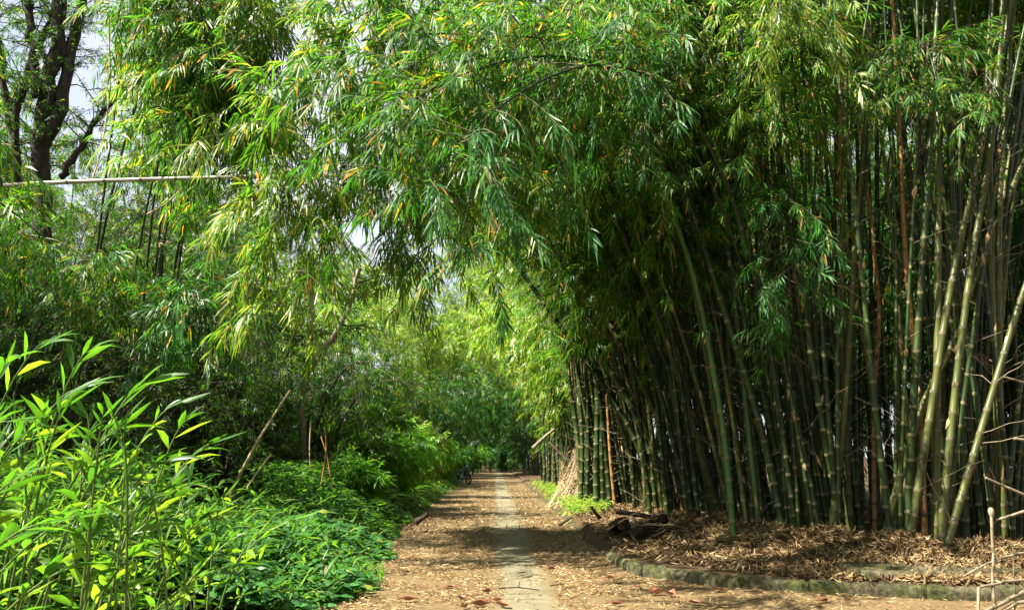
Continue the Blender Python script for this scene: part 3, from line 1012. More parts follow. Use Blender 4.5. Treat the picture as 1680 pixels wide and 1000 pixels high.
for px, py, Y, base, rise, over, nb, L, mt, lab in ARCH:
    L *= rng.uniform(.85, 1.2)
    base = base + np.array([rng.uniform(-1, 1), rng.uniform(-.8, .8), 0]) * (1.3 if base[0] < 0 else .5)
    if px > 900:
        Y = min(Y, float(np.interp(px, FRONT_PX, FRONT_Y)) * .94)
    arch(base, at(px, py, Y), rise, over, int(nb * (.8 if px < 1000 else .95)), 7, L * (1.05 if px < 900 else .92), L * (.13 if px < 900 else .115), 1, .45, .045, 1.15, mt, lab, G_ARCH)

# ------------------------------------------------------------------ far bamboo clumps along both sides of the path
def clump_proto(name, h, ns, nb, per, L, mat, lo=.15, spread=2.6, r=.05):
    o = empty(name, (0, 0, 0))
    B_all = []
    for k in range(ns):
        a = rng.uniform(0, 2 * np.pi)
        rb = rng.uniform(.1, 1.0)
        b = np.array([math.cos(a) * rb, math.sin(a) * rb, -.1])
        out = np.array([math.cos(a), math.sin(a), 0]) * spread * rng.uniform(.4, 1.3)
        hh = h * rng.uniform(.7, 1.1)
        line = bez(b, b + out * .1 + [0, 0, hh * .6], b + out * .6 + [0, 0, hh * 1.15], b + out * 1.5 + [0, 0, hh * .8], 22)
        parts, _ = culm_parts(line, r * rng.uniform(.7, 1.2), .01, .6, 5)
        c = obj('culm', parts, [M_CULM_O if k % 5 == 0 else M_CULM_G, M_NODE_D], parent=o)
        B_all.append(branches_on(line, lo, 1.0, nb, 1.3, .4, .4))
    B = np.concatenate(B_all)
    p, d = twigs_on(B, per)
    obj('foliage', [(*sprays(p, d, 8, L * 1.2, L, L * .14, .4, .3, 0), 0)], mat, parent=o)
    return o


pa = clump_proto('bamboo_clump', 10, 13, 30, 6, .3, M_LEAF_Y, lo=.22)
pb_ = clump_proto('bamboo_clump', 9, 13, 30, 6, .3, M_LEAF, lo=.15)
pc = clump_proto('bamboo_clump', 8, 12, 34, 6, .28, M_LEAF_D, lo=.06)
pt = clump_proto('bamboo_clump', 17, 14, 70, 7, .26, M_LEAF, lo=.12, spread=3.4, r=.06)
pu = clump_proto('bamboo_clump', 16, 14, 70, 7, .28, M_LEAF_Y, lo=.18, spread=4.2, r=.06)
FARC = [
    ('c', -8.6, 19.6, .78, 'dark leafy clump in the heart of the thorny thicket'),
    ('c', -11.6, 17.6, .8, 'dark leafy clump in the thicket below the dark tree'),
    ('c', -6.0, 22.4, .66, 'dark leafy clump in the thicket behind the pale forked tree'),
    ('t', -13.6, 13.6, .75, 'unseen tall green clump added beyond the left edge to shade the thorny thicket'),  # added out of view so that its shadow darkens the thicket
    ('c', -2.6, 72.0, .8, 'dark leafy clump overhanging the left of the far path end'),
    ('c', 0.6, 98.0, 1.5, 'dark clump closing the view behind the end of the path'),
    ('t', -13.5, 25.0, .78, 'tall green clump closing the gap right behind the dark tree'),
    ('t', -9.8, 30.0, .75, 'tall green clump behind the vertical stems left of the path'),
    ('t', -18.0, 26.5, .8, 'tall green clump at the left edge behind the dark tree'),
    ('t', 8.5, 24.0, .8, 'tall clump rising behind the left half of the grove'),
    ('t', 13.8, 19.8, .8, 'tall clump rising close behind the right half of the grove'),
    ('t', -20.5, 37, .9, 'tall green clump showing between the limbs of the dark tree'),
    ('c', -12.6, 22.0, .72, 'dark clump behind the far left of the thorny thicket'),
    ('b', -10.5, 27.5, .5, 'green clump seen between the stems of the thorny thicket'),
    ('c', 11.5, 17.5, 1.1, 'dark clump behind the right edge of the grove'),
    ('c', 14.5, 16.5, 1.1, 'dark clump at the right edge behind the dry canes'),
    ('c', -1.6, 86, 1.0, 'dark clump at the left of the far end of the path'),
    ('c', 2.6, 79, .9, 'dark clump at the right of the far end of the path'),
    ('t', 12.5, 5.0, .9, 'unseen tall green clump added outside the right edge to block sky light'),  # added out of view to block sky light in front of the grove
    ('t', 5.5, -6.5, .9, 'unseen tall green clump added on the right of the path behind the viewer'),  # clumps behind the camera, added unseen to keep sky light off the grove
    ('t', -3.5, -10, .9, 'unseen tall green clump added on the left of the path behind the viewer'),
    ('t', 11, -3, 1.0, 'unseen tall green clump added set back on the right behind the viewer'),
    ('c', -9.5, 24.0, .5, 'low dark clump filling behind the tangled thorny bamboo'),
    ('c', -7.6, 27.0, .42, 'low dark clump behind the pale forked tree'),
    ('c', -10.6, 21.0, .55, 'low dark clump behind the twiggy thorny clump'),
    ('b', -14.5, 42, 1.5, 'green clump rising behind the pale forked tree'),
    ('u', -4.2, 64, 1.15, 'tall sunlit clump at the left of the far path'),
    ('u', 1.5, 100, 1.5, 'very tall clump rising above the end of the path'),
    ('u', -8, 84, 1.4, 'very tall clump at the far left of the path end'),
    ('u', 3.4, 66, 1.15, 'tall sunlit clump right of the path just before the bend'),
    ('u', 4.0, 27.5, .95, 'tallest yellow clump arching over the path behind the straw heap'),
    ('u', 4.2, 38, 1.0, 'tall sunlit clump arching over the path beyond the straw heap'),
    ('u', 4.6, 52, 1.1, 'tall sunlit clump arching over the far path'),
    ('t', -19, 56, 1.3, 'tall green clump behind the right limbs of the dark tree'),
    ('t', -25, 34, 1.0, 'tall green clump behind the left limbs of the dark tree'),
    ('t', -30, 42, 1.1, 'tall green clump far off behind the left edge'),
    ('c', -14.2, 15.6, 1.1, 'dark clump added past the left edge to shade the thorny thicket'),  # added mostly out of view as a shadow caster for the thicket
    ('t', 11, 26, .85, 'tall clump rising behind the middle of the grove'),
    ('t', 16, 22, .85, 'tall clump rising behind the right end of the grove'),
    # proto, x, y, scale, label
    ('a', 4.2, 29, .95, 'yellow green bamboo clump right of the path behind the straw heap'),
    ('a', 3.9, 35, 1.0, 'second yellow green clump right of the path behind the straw heap'),
    ('a', 4.4, 42, 1.1, 'bright bamboo clump farther along the right side of the path'),
    ('b', 4.6, 50, 1.1, 'green bamboo clump right of the path near its far end'),
    ('b', 5.0, 60, 1.2, 'far bamboo clump right of the path before the bend'),
    ('c', 3.2, 72, 1.1, 'dark bamboo clump closing the right end of the path'),
    ('a', 8.0, 33, 1.15, 'tall yellow clump behind the grove beyond the straw heap'),
    ('a', 8.5, 45, 1.3, 'tall yellow clump set back from the right side of the path'),
    ('b', -6.6, 37, .7, 'bamboo clump left of the path behind the bushes'),
    ('b', -5.0, 43, .75, 'green clump left of the path behind the pale sprays'),
    ('b', -9.9, 9.0, .85, 'bamboo clump added just outside the left edge to shade the path'),  # added mostly out of view to cast shade over the near path
    ('c', -4.4, 48, .95, 'dark clump left of the path behind the motorbike'),
    ('c', -4.2, 58, 1.0, 'second dark clump left of the path beyond the motorbike'),
    ('c', -3.6, 68, 1.0, 'dark clump left of the path near its far end'),
    ('c', 0.5, 90, 1.3, 'dark clump standing across the far end of the path'),
    ('a', -9.0, 40, 1.2, 'tall yellow clump standing back on the left'),
    ('a', 1.0, 110, 1.9, 'tall bright clump rising behind the end of the path'),
    ('b', -14, 39, .8, 'green clump behind the thorny thicket on the left'),
    ('a', -18, 30, 1.0, 'bright clump behind the dark tree at the upper left'),
    ('b', -22, 40, 1.3, 'green clump far behind the dark tree'),
    ('c', -10, 27, .6, 'low dark clump behind the thorny thicket'),
    ('c', -15.5, 23, .55, 'low dark clump at the far left behind the shoots'),
    ('c', 10, 25.5, 1.0, 'dark clump behind the middle of the grove'),
    ('c', 13.5, 23, 1.0, 'dark clump behind the right of the grove'),
    ('c', 16.5, 20, 1.0, 'dark clump behind the far right of the grove'),
    ('c', 7.0, 27, 1.0, 'dark clump behind the left of the grove'),
    ('b', 15, 30, 1.2, 'green clump far behind the right of the grove'),
]
used = set()
PR = {'a': pa, 'b': pb_, 'c': pc, 't': pt, 'u': pu}
for i, (k, x, y, s, lab) in enumerate(FARC):
    loc = (x, y, float(ground_h(x, y)))
    if k not in used:
        used.add(k)
        o = PR[k]
        o.location = loc
        o.rotation_euler = (0, 0, i * 1.7)
        o.scale = (s, s, s)
        tag(o, lab, 'bamboo clump', 'bamboo clumps along the path')
    else:
        dup(PR[k], loc, i * 1.7, s, lab)['group'] = 'bamboo clumps along the path'

# ------------------------------------------------------------------ left: thorny thicket, dark tree, pole
def thorny(base, h, ns, label, spread=2.2, nbr=16, leafy=6, L=.13):
    base = np.array([base[0], base[1], float(ground_h(base[0], base[1])) - .05])
    o = empty('thorny_bamboo_clump', base)
    Bs, S = [], []
    for k in range(ns):
        a = rng.uniform(0, 2 * np.pi)
        b = base + np.array([math.cos(a), math.sin(a), 0]) * rng.uniform(.1, .9)
        out = np.array([math.cos(a), math.sin(a), 0]) * spread * rng.uniform(.3, 1.2)
        hh = h * rng.uniform(.6, 1.1)
        line = bez(b, b + out * .2 + [0, 0, hh * .6], b + out * .7 + [0, 0, hh], b + out * 1.6 + [0, 0, hh * .85], 22)
        V, Fq = tubes(line, np.linspace(.035, .008, 22) * rng.uniform(.7, 1.3), 6)
        obj('stem', [(V, Fq, 0)], M_TWIG_D, org=base, parent=o)
        Bs.append(branches_on(line, .05, 1.0, nbr, 1.5, .15, .25, K=6))
    B = np.concatenate(Bs)
    B2 = []
    p, d = twigs_on(B, 4, side=1.4, down=0)
    s = np.linspace(0, 1, 4)[None, :, None]
    l = rng.uniform(.25, .8, len(p))[:, None, None]
    B2 = p[:, None] + d[:, None] * l * s + np.array([0, 0, -.1]) * s * s * l + rng.normal(size=(len(p), 4, 3)) * .02
    bw = np.linspace(.011, .004, 6)[None].repeat(len(B), 0)
    bw2 = np.linspace(.005, .002, 4)[None].repeat(len(B2), 0)
    p, d = twigs_on(B2, leafy, side=1.0, down=.15)
    k = rng.uniform(size=len(p)) < .7
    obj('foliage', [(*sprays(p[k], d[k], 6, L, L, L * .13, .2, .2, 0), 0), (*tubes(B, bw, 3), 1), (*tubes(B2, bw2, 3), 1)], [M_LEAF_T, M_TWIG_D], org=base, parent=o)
    tag(o, label, 'thorny bamboo', 'thorny bamboo clumps left of the path')
    return o


thorny((-9.3, 17.5), 5.2, 20, 'twiggy thorny bamboo clump under the dark tree', 2.4)
thorny((-6.4, 18.5), 5.6, 22, 'dark tangled thorny bamboo clump under the right end of the pole', 2.0)
thorny((-11.6, 14.5), 4.4, 18, 'twiggy thorny bamboo clump at the far left behind the shoots', 2.4)
thorny((-4.9, 20.5), 4.6, 16, 'dark thorny bamboo clump nearest the path beside the bushes', 1.4)
thorny((-12.0, 21.5), 9.5, 24, 'tall twiggy thorny bamboo clump rising behind the dark tree', 2.6, 16, 6)
thorny((-7.6, 14.6), 3.6, 16, 'leafier low thorny bamboo clump in front of the tangled ones', 1.8, 12, 6)


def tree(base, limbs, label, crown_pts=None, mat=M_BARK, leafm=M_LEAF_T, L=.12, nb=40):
    base = np.asarray(base, float)
    o = empty('tree', base)
    parts = []
    ends = []
    for pts, r0, r1 in limbs:
        ln = smooth_line(pts, 18)
        ln[1:-1] += rng.normal(size=(16, 3)) * .03
        V, Fq = tubes(ln, np.linspace(r0, r1, 18) * rng.uniform(.9, 1.1, 18), 9)
        parts.append((V, Fq, 0))
        ends.append(ln)
    obj('trunk', parts, mat, org=base, parent=o)
    Bs = [branches_on(e, .35, 1.0, nb, 1.7, .1, .5, K=6) for e in ends]
    B = np.concatenate(Bs)
    bw = np.linspace(.018, .004, 6)[None].repeat(len(B), 0)
    p, d = twigs_on(B, 15, side=1.5)
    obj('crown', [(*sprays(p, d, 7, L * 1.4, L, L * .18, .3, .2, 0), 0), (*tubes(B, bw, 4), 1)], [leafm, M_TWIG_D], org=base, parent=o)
    tag(o, label, 'tree')
    return o


Yt = 18.5
b0 = at(85, 760, Yt)
b0[2] = 0
tree(b0, [
    ([b0, at(72, 420, Yt), at(66, 250, Yt), at(78, 150, Yt), at(95, 60, Yt), at(105, -60, Yt)], .23, .15),
    ([at(68, 240, Yt), at(95, 190, Yt), at(112, 110, Yt + .2), at(130, 20, Yt + .4), at(150, -80, Yt + .5)], .17, .12),
    ([at(28, 270, Yt), at(25, 200, Yt), at(45, 120, Yt), at(80, 45, Yt), at(95, -20, Yt)], .10, .06),
    ([at(60, 160, Yt - .2), at(58, 90, Yt - .2), at(48, 30, Yt - .2), at(42, -50, Yt - .2)], .11, .08),
    ([b0 + [-.3, 0, 0], at(30, 330, Yt), at(20, 220, Yt), at(5, 110, Yt), at(-10, 20, Yt)], .11, .06),
    ([at(100, 290, Yt), at(135, 235, Yt), at(165, 190, Yt), at(230, 110, Yt)], .09, .05),
], 'thick dark trunked tree with forking limbs at the upper left', nb=34, L=.1)

# forked pale tree beside the path
Yp = 20.5
b1 = at(500, 800, Yp)
b1[2] = 0
tree(b1, [
    ([b1, at(498, 690, Yp), at(512, 600, Yp), at(548, 550, Yp), at(575, 500, Yp), at(590, 440, Yp)], .10, .06),
    ([at(500, 640, Yp), at(508, 570, Yp), at(512, 510, Yp), at(505, 440, Yp)], .08, .055),
], 'slender pale barked forked tree left of the path behind the thicket', mat=M_PALEBARK, leafm=M_LEAF_D, L=.16, nb=8)

ln = np.array([at(px, py, 11.9) for px, py in ((-60, 309), (60, 301), (180, 296), (360, 291), (520, 288), (690, 289))])
parts, _ = culm_parts(smooth_line(ln, 30), .036, .024, .5, 9)
tag(obj('bamboo_pole', parts, [M_POLE, M_NODE_D], org=ln[0]), 'long weathered grey bamboo pole lying level across the left thicket', 'bamboo pole')
ln = smooth_line([at(178, -40, 12.2), at(179, 60, 12.2), at(181, 110, 12.2), at(178, 170, 12.2), at(165, 250, 12.2), at(150, 300, 12.2)], 30)
tag(obj('vine', [(*tubes(ln, np.full(30, .012), 5), 0)], M_DRY, org=ln[-1]), 'thin pale vine hanging in front of the dark tree', 'vine')
STK = [
    ([(365, 842), (395, 775), (425, 720), (450, 680), (476, 640)], 13.5, .028, 'long bare stick leaning right in front of the dark thicket'),
    ([(405, 800), (425, 770), (445, 745)], 13.3, .014, 'thin dry twig low beside the leaning stick'),
    ([(533, 700), (535, 740), (526, 800)], 15.5, .02, 'orange brown dead stem standing by the bushes, crossed by another'),
    ([(527, 715), (537, 750), (545, 800)], 15.6, .016, 'thin dead stem crossing the orange brown one'),
    ([(510, 690), (508, 740), (511, 790)], 15.8, .014, 'short upright grey stem left of the crossed ones'),
    ([(240, 352), (270, 335), (298, 310)], 12.4, .014, 'pale broken twig hanging just under the pole'),
]
for pts, Y, r, lab in STK:
    ln = smooth_line([at(a, b, Y) for a, b in pts], 14)
    tag(obj('dead_stem', [(*tubes(ln, np.linspace(r, r * .7, 14), 6), 0)], M_DRY if 'orange' not in lab else M_CULM_T, org=ln[0]), lab, 'stick', 'dead stems in the left thicket')


# ------------------------------------------------------------------ left foreground plants
def shoot(tip, base, nl, L, W, label, mat=M_SHOOT, group='leafy shoots at the left edge of the path'):
    tip, base = np.asarray(tip, float), np.asarray(base, float)
    base[2] = float(ground_h(base[0], base[1])) - .03
    hd = (tip - base) * [1, 1, 0]
    ln = bez(base, base + [0, 0, (tip[2] - base[2]) * .5], tip - hd * .35 - [0, 0, .05], tip, 16)
    o = empty('leafy_shoot', base)
    obj('stem', [(*tubes(ln, np.linspace(.011, .004, 16), 5), 0)], M_GSTEM, org=base, parent=o)
    t = np.linspace(.35, 1.0, nl) * 15
    i = np.minimum(t.astype(int), 14)
    f = (t - i)[:, None]
    p = ln[i] * (1 - f) + ln[i + 1] * f
    tg = nrm(ln[i + 1] - ln[i])
    side = nrm(np.cross(tg, [0, 0, 1.0]) + rng.normal(size=(nl, 3)) * .15)
    sg = np.where(np.arange(nl) % 2, 1, -1)[:, None]
    an = np.interp(np.linspace(0, 1, nl), [0, 1], [1.15, .18])[:, None] + rng.normal(size=(nl, 1)) * .15
    d = tg * np.cos(an) + side * sg * np.sin(an) + np.array([0, 0, .1]) + rng.normal(size=(nl, 3)) * .14
    wd = np.cross(np.cross(side, tg) + rng.normal(size=(nl, 3)) * .3, d)
    sz = rng.uniform(.7, 1.15, nl)
    obj('foliage', [(*leaves(p, d, wd, L * sz, W * sz, rng.uniform(.05, .45, nl), 1, .36, .25), 0)], mat, org=base, parent=o)
    tag(o, label, 'shoot', group)
    return o


SH = [
    (75, 560, 5.4, 9, 'tallest shoot at the left edge with one long arched blade'),
    (145, 575, 5.6, 12, 'tall sunlit shoot rising beside the tallest one'),
    (120, 640, 5.2, 11, 'shoot with a fan of upright leaves below the tall sunlit one'),
    (238, 628, 6.0, 12, 'sunlit shoot leaning right before the dark thicket'),
    (285, 665, 6.3, 9, 'shoot with two broad lit leaves right of the leaning one'),
    (305, 690, 6.6, 8, 'shoot ending in a pair of upright leaves before the thicket'),
    (345, 728, 6.8, 9, 'shoot reaching farthest right into the dark thicket'),
    (20, 590, 5.0, 11, 'tall shoot cut by the left edge'),
    (10, 690, 4.6, 12, 'yellow green shoot low at the left edge'),
    (60, 700, 5.0, 12, 'bright shoot below the fan of upright leaves'),
    (200, 700, 5.6, 12, 'green shoot in the middle of the left shoots'),
    (170, 770, 5.0, 12, 'shoot with long pale glossy leaves hanging'),
    (300, 800, 6.0, 11, 'low arching shoot with drooping leaves toward the path'),
    (260, 760, 5.6, 12, 'green shoot behind the low arching one'),
    (330, 850, 6.4, 11, 'low shoot with pale leaves near the ground cover'),
    (490, 850, 7.8, 10, 'pale shoot leaning right over the ground cover'),
    (430, 870, 7.2, 10, 'shoot with withered tips beside the pale leaning one'),
    (60, 860, 4.4, 13, 'broad leaved yellow shoot in the bottom left corner'),
    (140, 840, 4.6, 13, 'bright shoot right of the corner one'),
    (20, 790, 4.2, 12, 'sunlit shoot at the left edge above the corner'),
    (230, 900, 5.0, 12, 'long leaved shoot trailing at the bottom left'),
    (120, 930, 4.3, 12, 'lowest yellow green shoot at the bottom left'),
    (370, 930, 6.2, 11, 'small green shoot at the bottom beside the edging'),
]
for px, py, Y, nl, lab in SH:
    tip = at(px, py, Y)
    base = tip + np.array([-rng.uniform(.35, .8), rng.uniform(-.2, .3), 0])
    shoot(tip, base, nl + 2, .32 * rng.uniform(.85, 1.2), .052, lab)
for k in range(90):
    Y = rng.uniform(4.6, 9.5)
    px = rng.uniform(-60, 430)
    py = np.interp(px, [0, 150, 300, 430], [610, 640, 740, 850]) + rng.uniform(20, 230)
    tip = at(px, py, Y)
    if tip[2] < .25:
        continue
    base = tip + np.array([rng.uniform(-.6, .3), rng.uniform(-.3, .3), 0])
    if base[0] > -2.0:
        continue
    shoot(tip, base, int(rng.integers(9, 14)), .27 * rng.uniform(.7, 1.25), .034,
          'green leafy shoot among the dense ones filling the left verge', group='shoots filling the left verge')


def carpet(n, f, hmax, L, W, up=.4):
    x, y = f(n)
    n = len(x)
    h = hmax(x, y) * rng.uniform(.15, 1, n) ** .6
    z = ground_h(x, y) + h
    a = rng.uniform(0, 2 * np.pi, n)
    d = np.c_[np.cos(a), np.sin(a), rng.normal(up * .3, .3, n)]
    wd = np.c_[-np.sin(a), np.cos(a), rng.normal(0, .3, n)]
    l = rng.uniform(*L, n)
    return leaves(np.c_[x, y, z], d, wd, l, l * rng.uniform(W * .8, W * 1.2, n), rng.uniform(.1, .5, n), 1, .4, .2)


def verge(y0, y1, x0, x1):
    def f(n):
        y = 1 / rng.uniform(1 / y1, 1 / y0, n)
        u = rng.uniform(size=n)
        x = x0(y) + (x1(y) - x0(y)) * u
        return x, y
    return f


def edge_x(y):
    return np.interp(y, [5, 7.5, 9, 12, 14, 18, 30], [-2.1, -1.75, -1.5, -1.58, -1.9, -2.0, -2.0]) + .12 * np.sin(y * 2.1)


a = carpet(6500, verge(7.8, 15.5, lambda y: edge_x(y) - 2.6, edge_x),
           lambda x, y: np.clip((edge_x(y) - x) * .7 + .15, .12, .75) * (.75 + .35 * np.sin(x * 3.1 + y * 1.3) * np.sin(y * 2.3)), (.11, .22), .5)
tag(obj('ground_cover', [(*a, 0)], M_GRD), kind='stuff')
a = carpet(1500, verge(7.8, 15, lambda y: edge_x(y) - 2.2, lambda y: edge_x(y) + .12), lambda x, y: np.clip((edge_x(y) - x) * .7 + .12, .1, .8), (.14, .36), .09, up=2.2)
tag(obj('weeds', [(*a, 0)], M_SHOOT), kind='stuff')
a = carpet(13000, verge(4.3, 13, lambda y: -3.2 - y * .45, lambda y: edge_x(y) - 1.2), lambda x, y: np.clip((edge_x(y) - .9 - x) * .75, .1, 1.45), (.14, .36), .19)
tag(obj('undergrowth', [(*a, 0)], M_SHOOT), kind='stuff')
a = carpet(9000, verge(14, 60, lambda y: edge_x(y) - 2.4, edge_x), lambda x, y: np.clip((edge_x(y) - x) * .75 + .1, .1, 1.3), (.12, .24), .35)
tag(obj('verge_weeds', [(*a, 0)], M_BUSH), kind='stuff')
a = carpet(2200, verge(19, 42, lambda y: np.full_like(y, 1.75), lambda y: np.full_like(y, 2.7)), lambda x, y: np.full_like(x, .3), (.10, .2), .25)
tag(obj('grass', [(*a, 0)], M_LEAF_Y), kind='stuff')


def shrub(base, h, r, label, mat=M_BUSH, L=.18, W=.2, nb=46, group='bushes along the left of the path', name='bush', n=7):
    base = np.array([base[0], base[1], float(ground_h(base[0], base[1])) - .03])
    o = empty(name, base)
    S = []
    for k in range(9):
        a = rng.uniform(0, 2 * np.pi)
        out = np.array([math.cos(a), math.sin(a), 0]) * r * rng.uniform(.3, 1)
        S.append(bez(base, base + out * .3 + [0, 0, h * .4], base + out * .8 + [0, 0, h * .8], base + out * 1.1 + [0, 0, h * rng.uniform(.65, 1)], 12))
    S = np.array(S)
    obj('stem', [(*tubes(S, np.linspace(.018, .006, 12)[None].repeat(9, 0), 5), 0)], M_TWIG, org=base, parent=o)
    B = np.concatenate([branches_on(s, .12, 1, nb // 3, h * .25, .15, .5) for s in S])
    p, d = twigs_on(B, 6)
    obj('foliage', [(*sprays(p, d, n, L * 1.3, L, L * W, .3, .3, 0 if base[1] > 24 else 1), 0)], mat, org=base, parent=o)
    tag(o, label, 'bush', group)
    return o


SHR = [
    (-3.3, 18.8, 1.6, .9, M_BUSH, .2, 'low sunlit bush beside the dark thicket'),
    (-3.8, 21.5, 2.7, 1.1, M_BUSH, .2, 'tall lit bush behind the low one at the thicket edge'),
    (-3.1, 23.5, 2.1, 1.0, M_BUSH, .2, 'bright green bush at the path edge before the ferns'),
    (-3.3, 27, 2.9, 1.3, M_BUSH, .24, 'broad bright bush nearest the middle of the left verge'),
    (-3.1, 31, 2.8, 1.2, M_LEAF_Y, .24, 'yellow green bush at the path edge before the motorbike'),
    (-2.95, 44.6, 1.9, 1.0, M_BUSH, .26, 'feathery bush just before the motorbike'),
    (-3.2, 42, 2.5, 1.1, M_BUSH, .26, 'bush overhanging the motorbike'),
    (-6.0, 25.5, 3.0, 1.2, M_LEAF, .24, 'tall bush with pale glossy sprays behind the bright ones'),
    (-6.0, 31, 3.2, 1.4, M_LEAF_D, .28, 'tall dark bush with glossy sprays'),
    (-3.2, 52, 2.2, 1.2, M_LEAF_D, .28, 'dark bush left of the path beyond the motorbike'),
    (-3.0, 60, 2.4, 1.2, M_BUSH, .3, 'far bush left of the path'),
    (-2.2, 76, 2.6, 1.6, M_BUSH, .3, 'far bush at the left of the path end'),
    (1.2, 82, 2.6, 1.6, M_LEAF_D, .3, 'dark bush closing the far end of the path'),
]
for x, y, h, r, m_, L, lab in SHR:
    shrub((x, y), h, r, lab, m_, L)


def fern(base, label, nf=11, Lf=1.0):
    base = np.array([base[0], base[1], float(ground_h(base[0], base[1]))])
    o = empty('fern', base)
    for k in range(nf):
        a = k * 2 * np.pi / nf + rng.uniform(-.3, .3)
        l = Lf * rng.uniform(.7, 1.1)
        out = np.array([math.cos(a), math.sin(a), 0])
        ln = bez(base, base + out * l * .15 + [0, 0, l * .5], base + out * l * .55 + [0, 0, l * .75], base + out * l + [0, 0, l * .45], 24)
        tg = nrm(np.gradient(ln, axis=0))
        sd = nrm(np.cross(tg, [0, 0, 1.0]))
        i = np.repeat(np.arange(4, 24), 2)
        sg = np.tile([1, -1], 20)[:, None]
        ll = l * .2 * np.sin(np.pi * (.12 + .86 * (i / 23.)) ** .8)
        d = sd[i] * sg + tg[i] * .45 + np.array([0, 0, -.12])
        obj('frond', [(*leaves(ln[i], d, np.cross(d, [0, 0, 1.0]), np.maximum(.02, ll), np.maximum(.012, ll * .24), .15, 0), 0),
                      (*tubes(ln, np.linspace(.006, .002, 24), 3), 0)], M_BUSH, org=base, parent=o)
    tag(o, label, 'fern', 'ferns at the left of the path')


for x, y, lf, lab in [(-3.0, 17.0, 1.0, 'sunlit fern at the foot of the dark thicket'), (-3.6, 16.2, 1.1, 'shaded fern behind the ground cover'),
                      (-2.9, 19.6, 1.2, 'bright fern before the low bush'), (-3.3, 20.4, 1.3, 'large fern between the bushes'),
                      (-2.7, 21.8, 1.1, 'fern leaning over the path edge'), (-2.8, 25.2, 1.2, 'far fern below the broad bush')]:
    fern((x, y), lab, 11, lf)

# ------------------------------------------------------------------ debris
def stick(pts, Y, r, name, label, mat, cat, group=None, r1=None, sides=7):
    ln = smooth_line([at(a, b, Y) for a, b in pts], max(8, 4 * len(pts)))
    V, Fq, C = tubes(ln, np.linspace(r, r1 or r * .7, len(ln)) * rng.uniform(.93, 1.07, len(ln)), sides, cap=True)
    o = obj(name, [(V, Fq, 0), (V, C, 0)], mat, org=ln[0])
    return tag(o, label, cat, group)


# rotten stump heap right of the path
hx, hy = 2.12, 14.4


def hollow_log(p0, p1, r, name, label):
    ln = np.linspace(p0, p1, 9)
    ln[1:-1] += rng.normal(size=(7, 3)) * .015
    rr = r * rng.uniform(.88, 1.1, 9)
    V, Fq = tubes(ln, rr, 14)
    V += rng.normal(size=V.shape) * r * .11
    V2, F2 = tubes(ln, rr * .62, 14)
    V2 += rng.normal(size=V2.shape) * r * .10
    n = len(V)
    ring = np.array([(i, (i + 1) % 14, n + (i + 1) % 14, n + i) for i in range(14)])
    ring2 = ring + (8 * 14)
    return tag(obj(name, [(np.concatenate([V, V2]), np.concatenate([Fq, F2[:, ::-1] + n, ring[:, ::-1], ring2]), 0)], M_ROT, org=p0), label, 'log')


hollow_log(np.array([2.02, 13.75, .30]), np.array([2.25, 14.6, .34]), .14, 'hollow_log', 'short rotten hollow log showing its open end beside the kerb')
hollow_log(np.array([2.2, 13.7, .21]), np.array([3.05, 14.9, .42]), .10, 'rotten_log', 'mossy rotten log slanting up right in the dark stump heap')
stick([(985, 850), (975, 838), (970, 830)], 13.8, .035, 'root_stub', 'broken root stub pointing up from the hollow log', M_ROT, 'root')
for i, (pts, lab) in enumerate([
    ([(997, 868), (1030, 848), (1052, 836)], 'pale twig slanting over the rotten log'),
    ([(1000, 855), (1040, 850), (1085, 858)], 'thin brown twig lying across the stump heap'),
    ([(950, 872), (966, 860), (985, 856)], 'dark twig sticking out left of the hollow log'),
    ([(957, 885), (962, 868), (970, 858)], 'short dark twig before the hollow log'),
    ([(1000, 880), (1012, 893), (1018, 898)], 'pale twig drooping before the rotten log'),
    ([(1035, 856), (1052, 872), (1080, 876)], 'reddish twig right of the stump heap'),
]):
    stick(pts, 13.75 if i not in (1, 5) else 14.5, .013, 'twig', lab, M_DRY if i in (0, 1, 4, 5) else M_TWIG_D, 'twig', 'twigs on the stump heap')
hollow_log(np.array([2.55, 14.2, .17]), np.array([3.25, 14.5, .2]), .08, 'rotten_log', 'small broken log at the right foot of the stump heap')
for i in range(26):
    p0 = np.array([2.1 + rng.uniform(-.25, .9), 13.9 + rng.uniform(-.25, .7), rng.uniform(.14, .42)])
    a = rng.uniform(0, 6.28)
    d = np.array([math.cos(a), math.sin(a) * .6, rng.uniform(-.25, .4)]) * rng.uniform(.25, .7)
    ln = smooth_line([p0 - d * .5, p0 + rng.normal(size=3) * .03, p0 + d * .5], 8)
    ln[:, 2] = np.maximum(ln[:, 2], ground_h(ln[:, 0], ln[:, 1]) + .012)
    tag(obj('twig', [(*tubes(ln, np.linspace(.013, .006, 8), 5), 0)], [M_DRY, M_TWIG_D, M_CANE][i % 3], org=ln[0]),
        ['pale dry twig', 'dark rotten twig', 'greyish twig'][i % 3] + ' among those strewn over the stump heap', 'twig', ['pale', 'dark', 'greyish'][i % 3] + ' twigs strewn over the stump heap')
stick([(1010, 838), (1040, 843), (1075, 848)], 16.6, .06, 'fallen_log', 'grey log lying behind the stump heap at the foot of the culms', M_BARK, 'log')
stick([(1070, 845), (1090, 850), (1118, 853)], 16.4, .045, 'fallen_log', 'shorter dark log lying right behind the stump heap', M_BARK, 'log')
stick([(917, 861), (938, 848)], 17.6, .035, 'fallen_stick', 'dark stick lying on the kerb edge left of the stump', M_TWIG_D, 'stick')
stick([(682, 856), (702, 843)], 17.5, .07, 'fallen_log', 'short sawn log stub at the left edge of the path', M_BARK, 'log')
stick([(845, 834), (866, 831)], 25.6, .05, 'fallen_stick', 'brown piece of wood lying on the path ahead', M_ROT, 'stick')
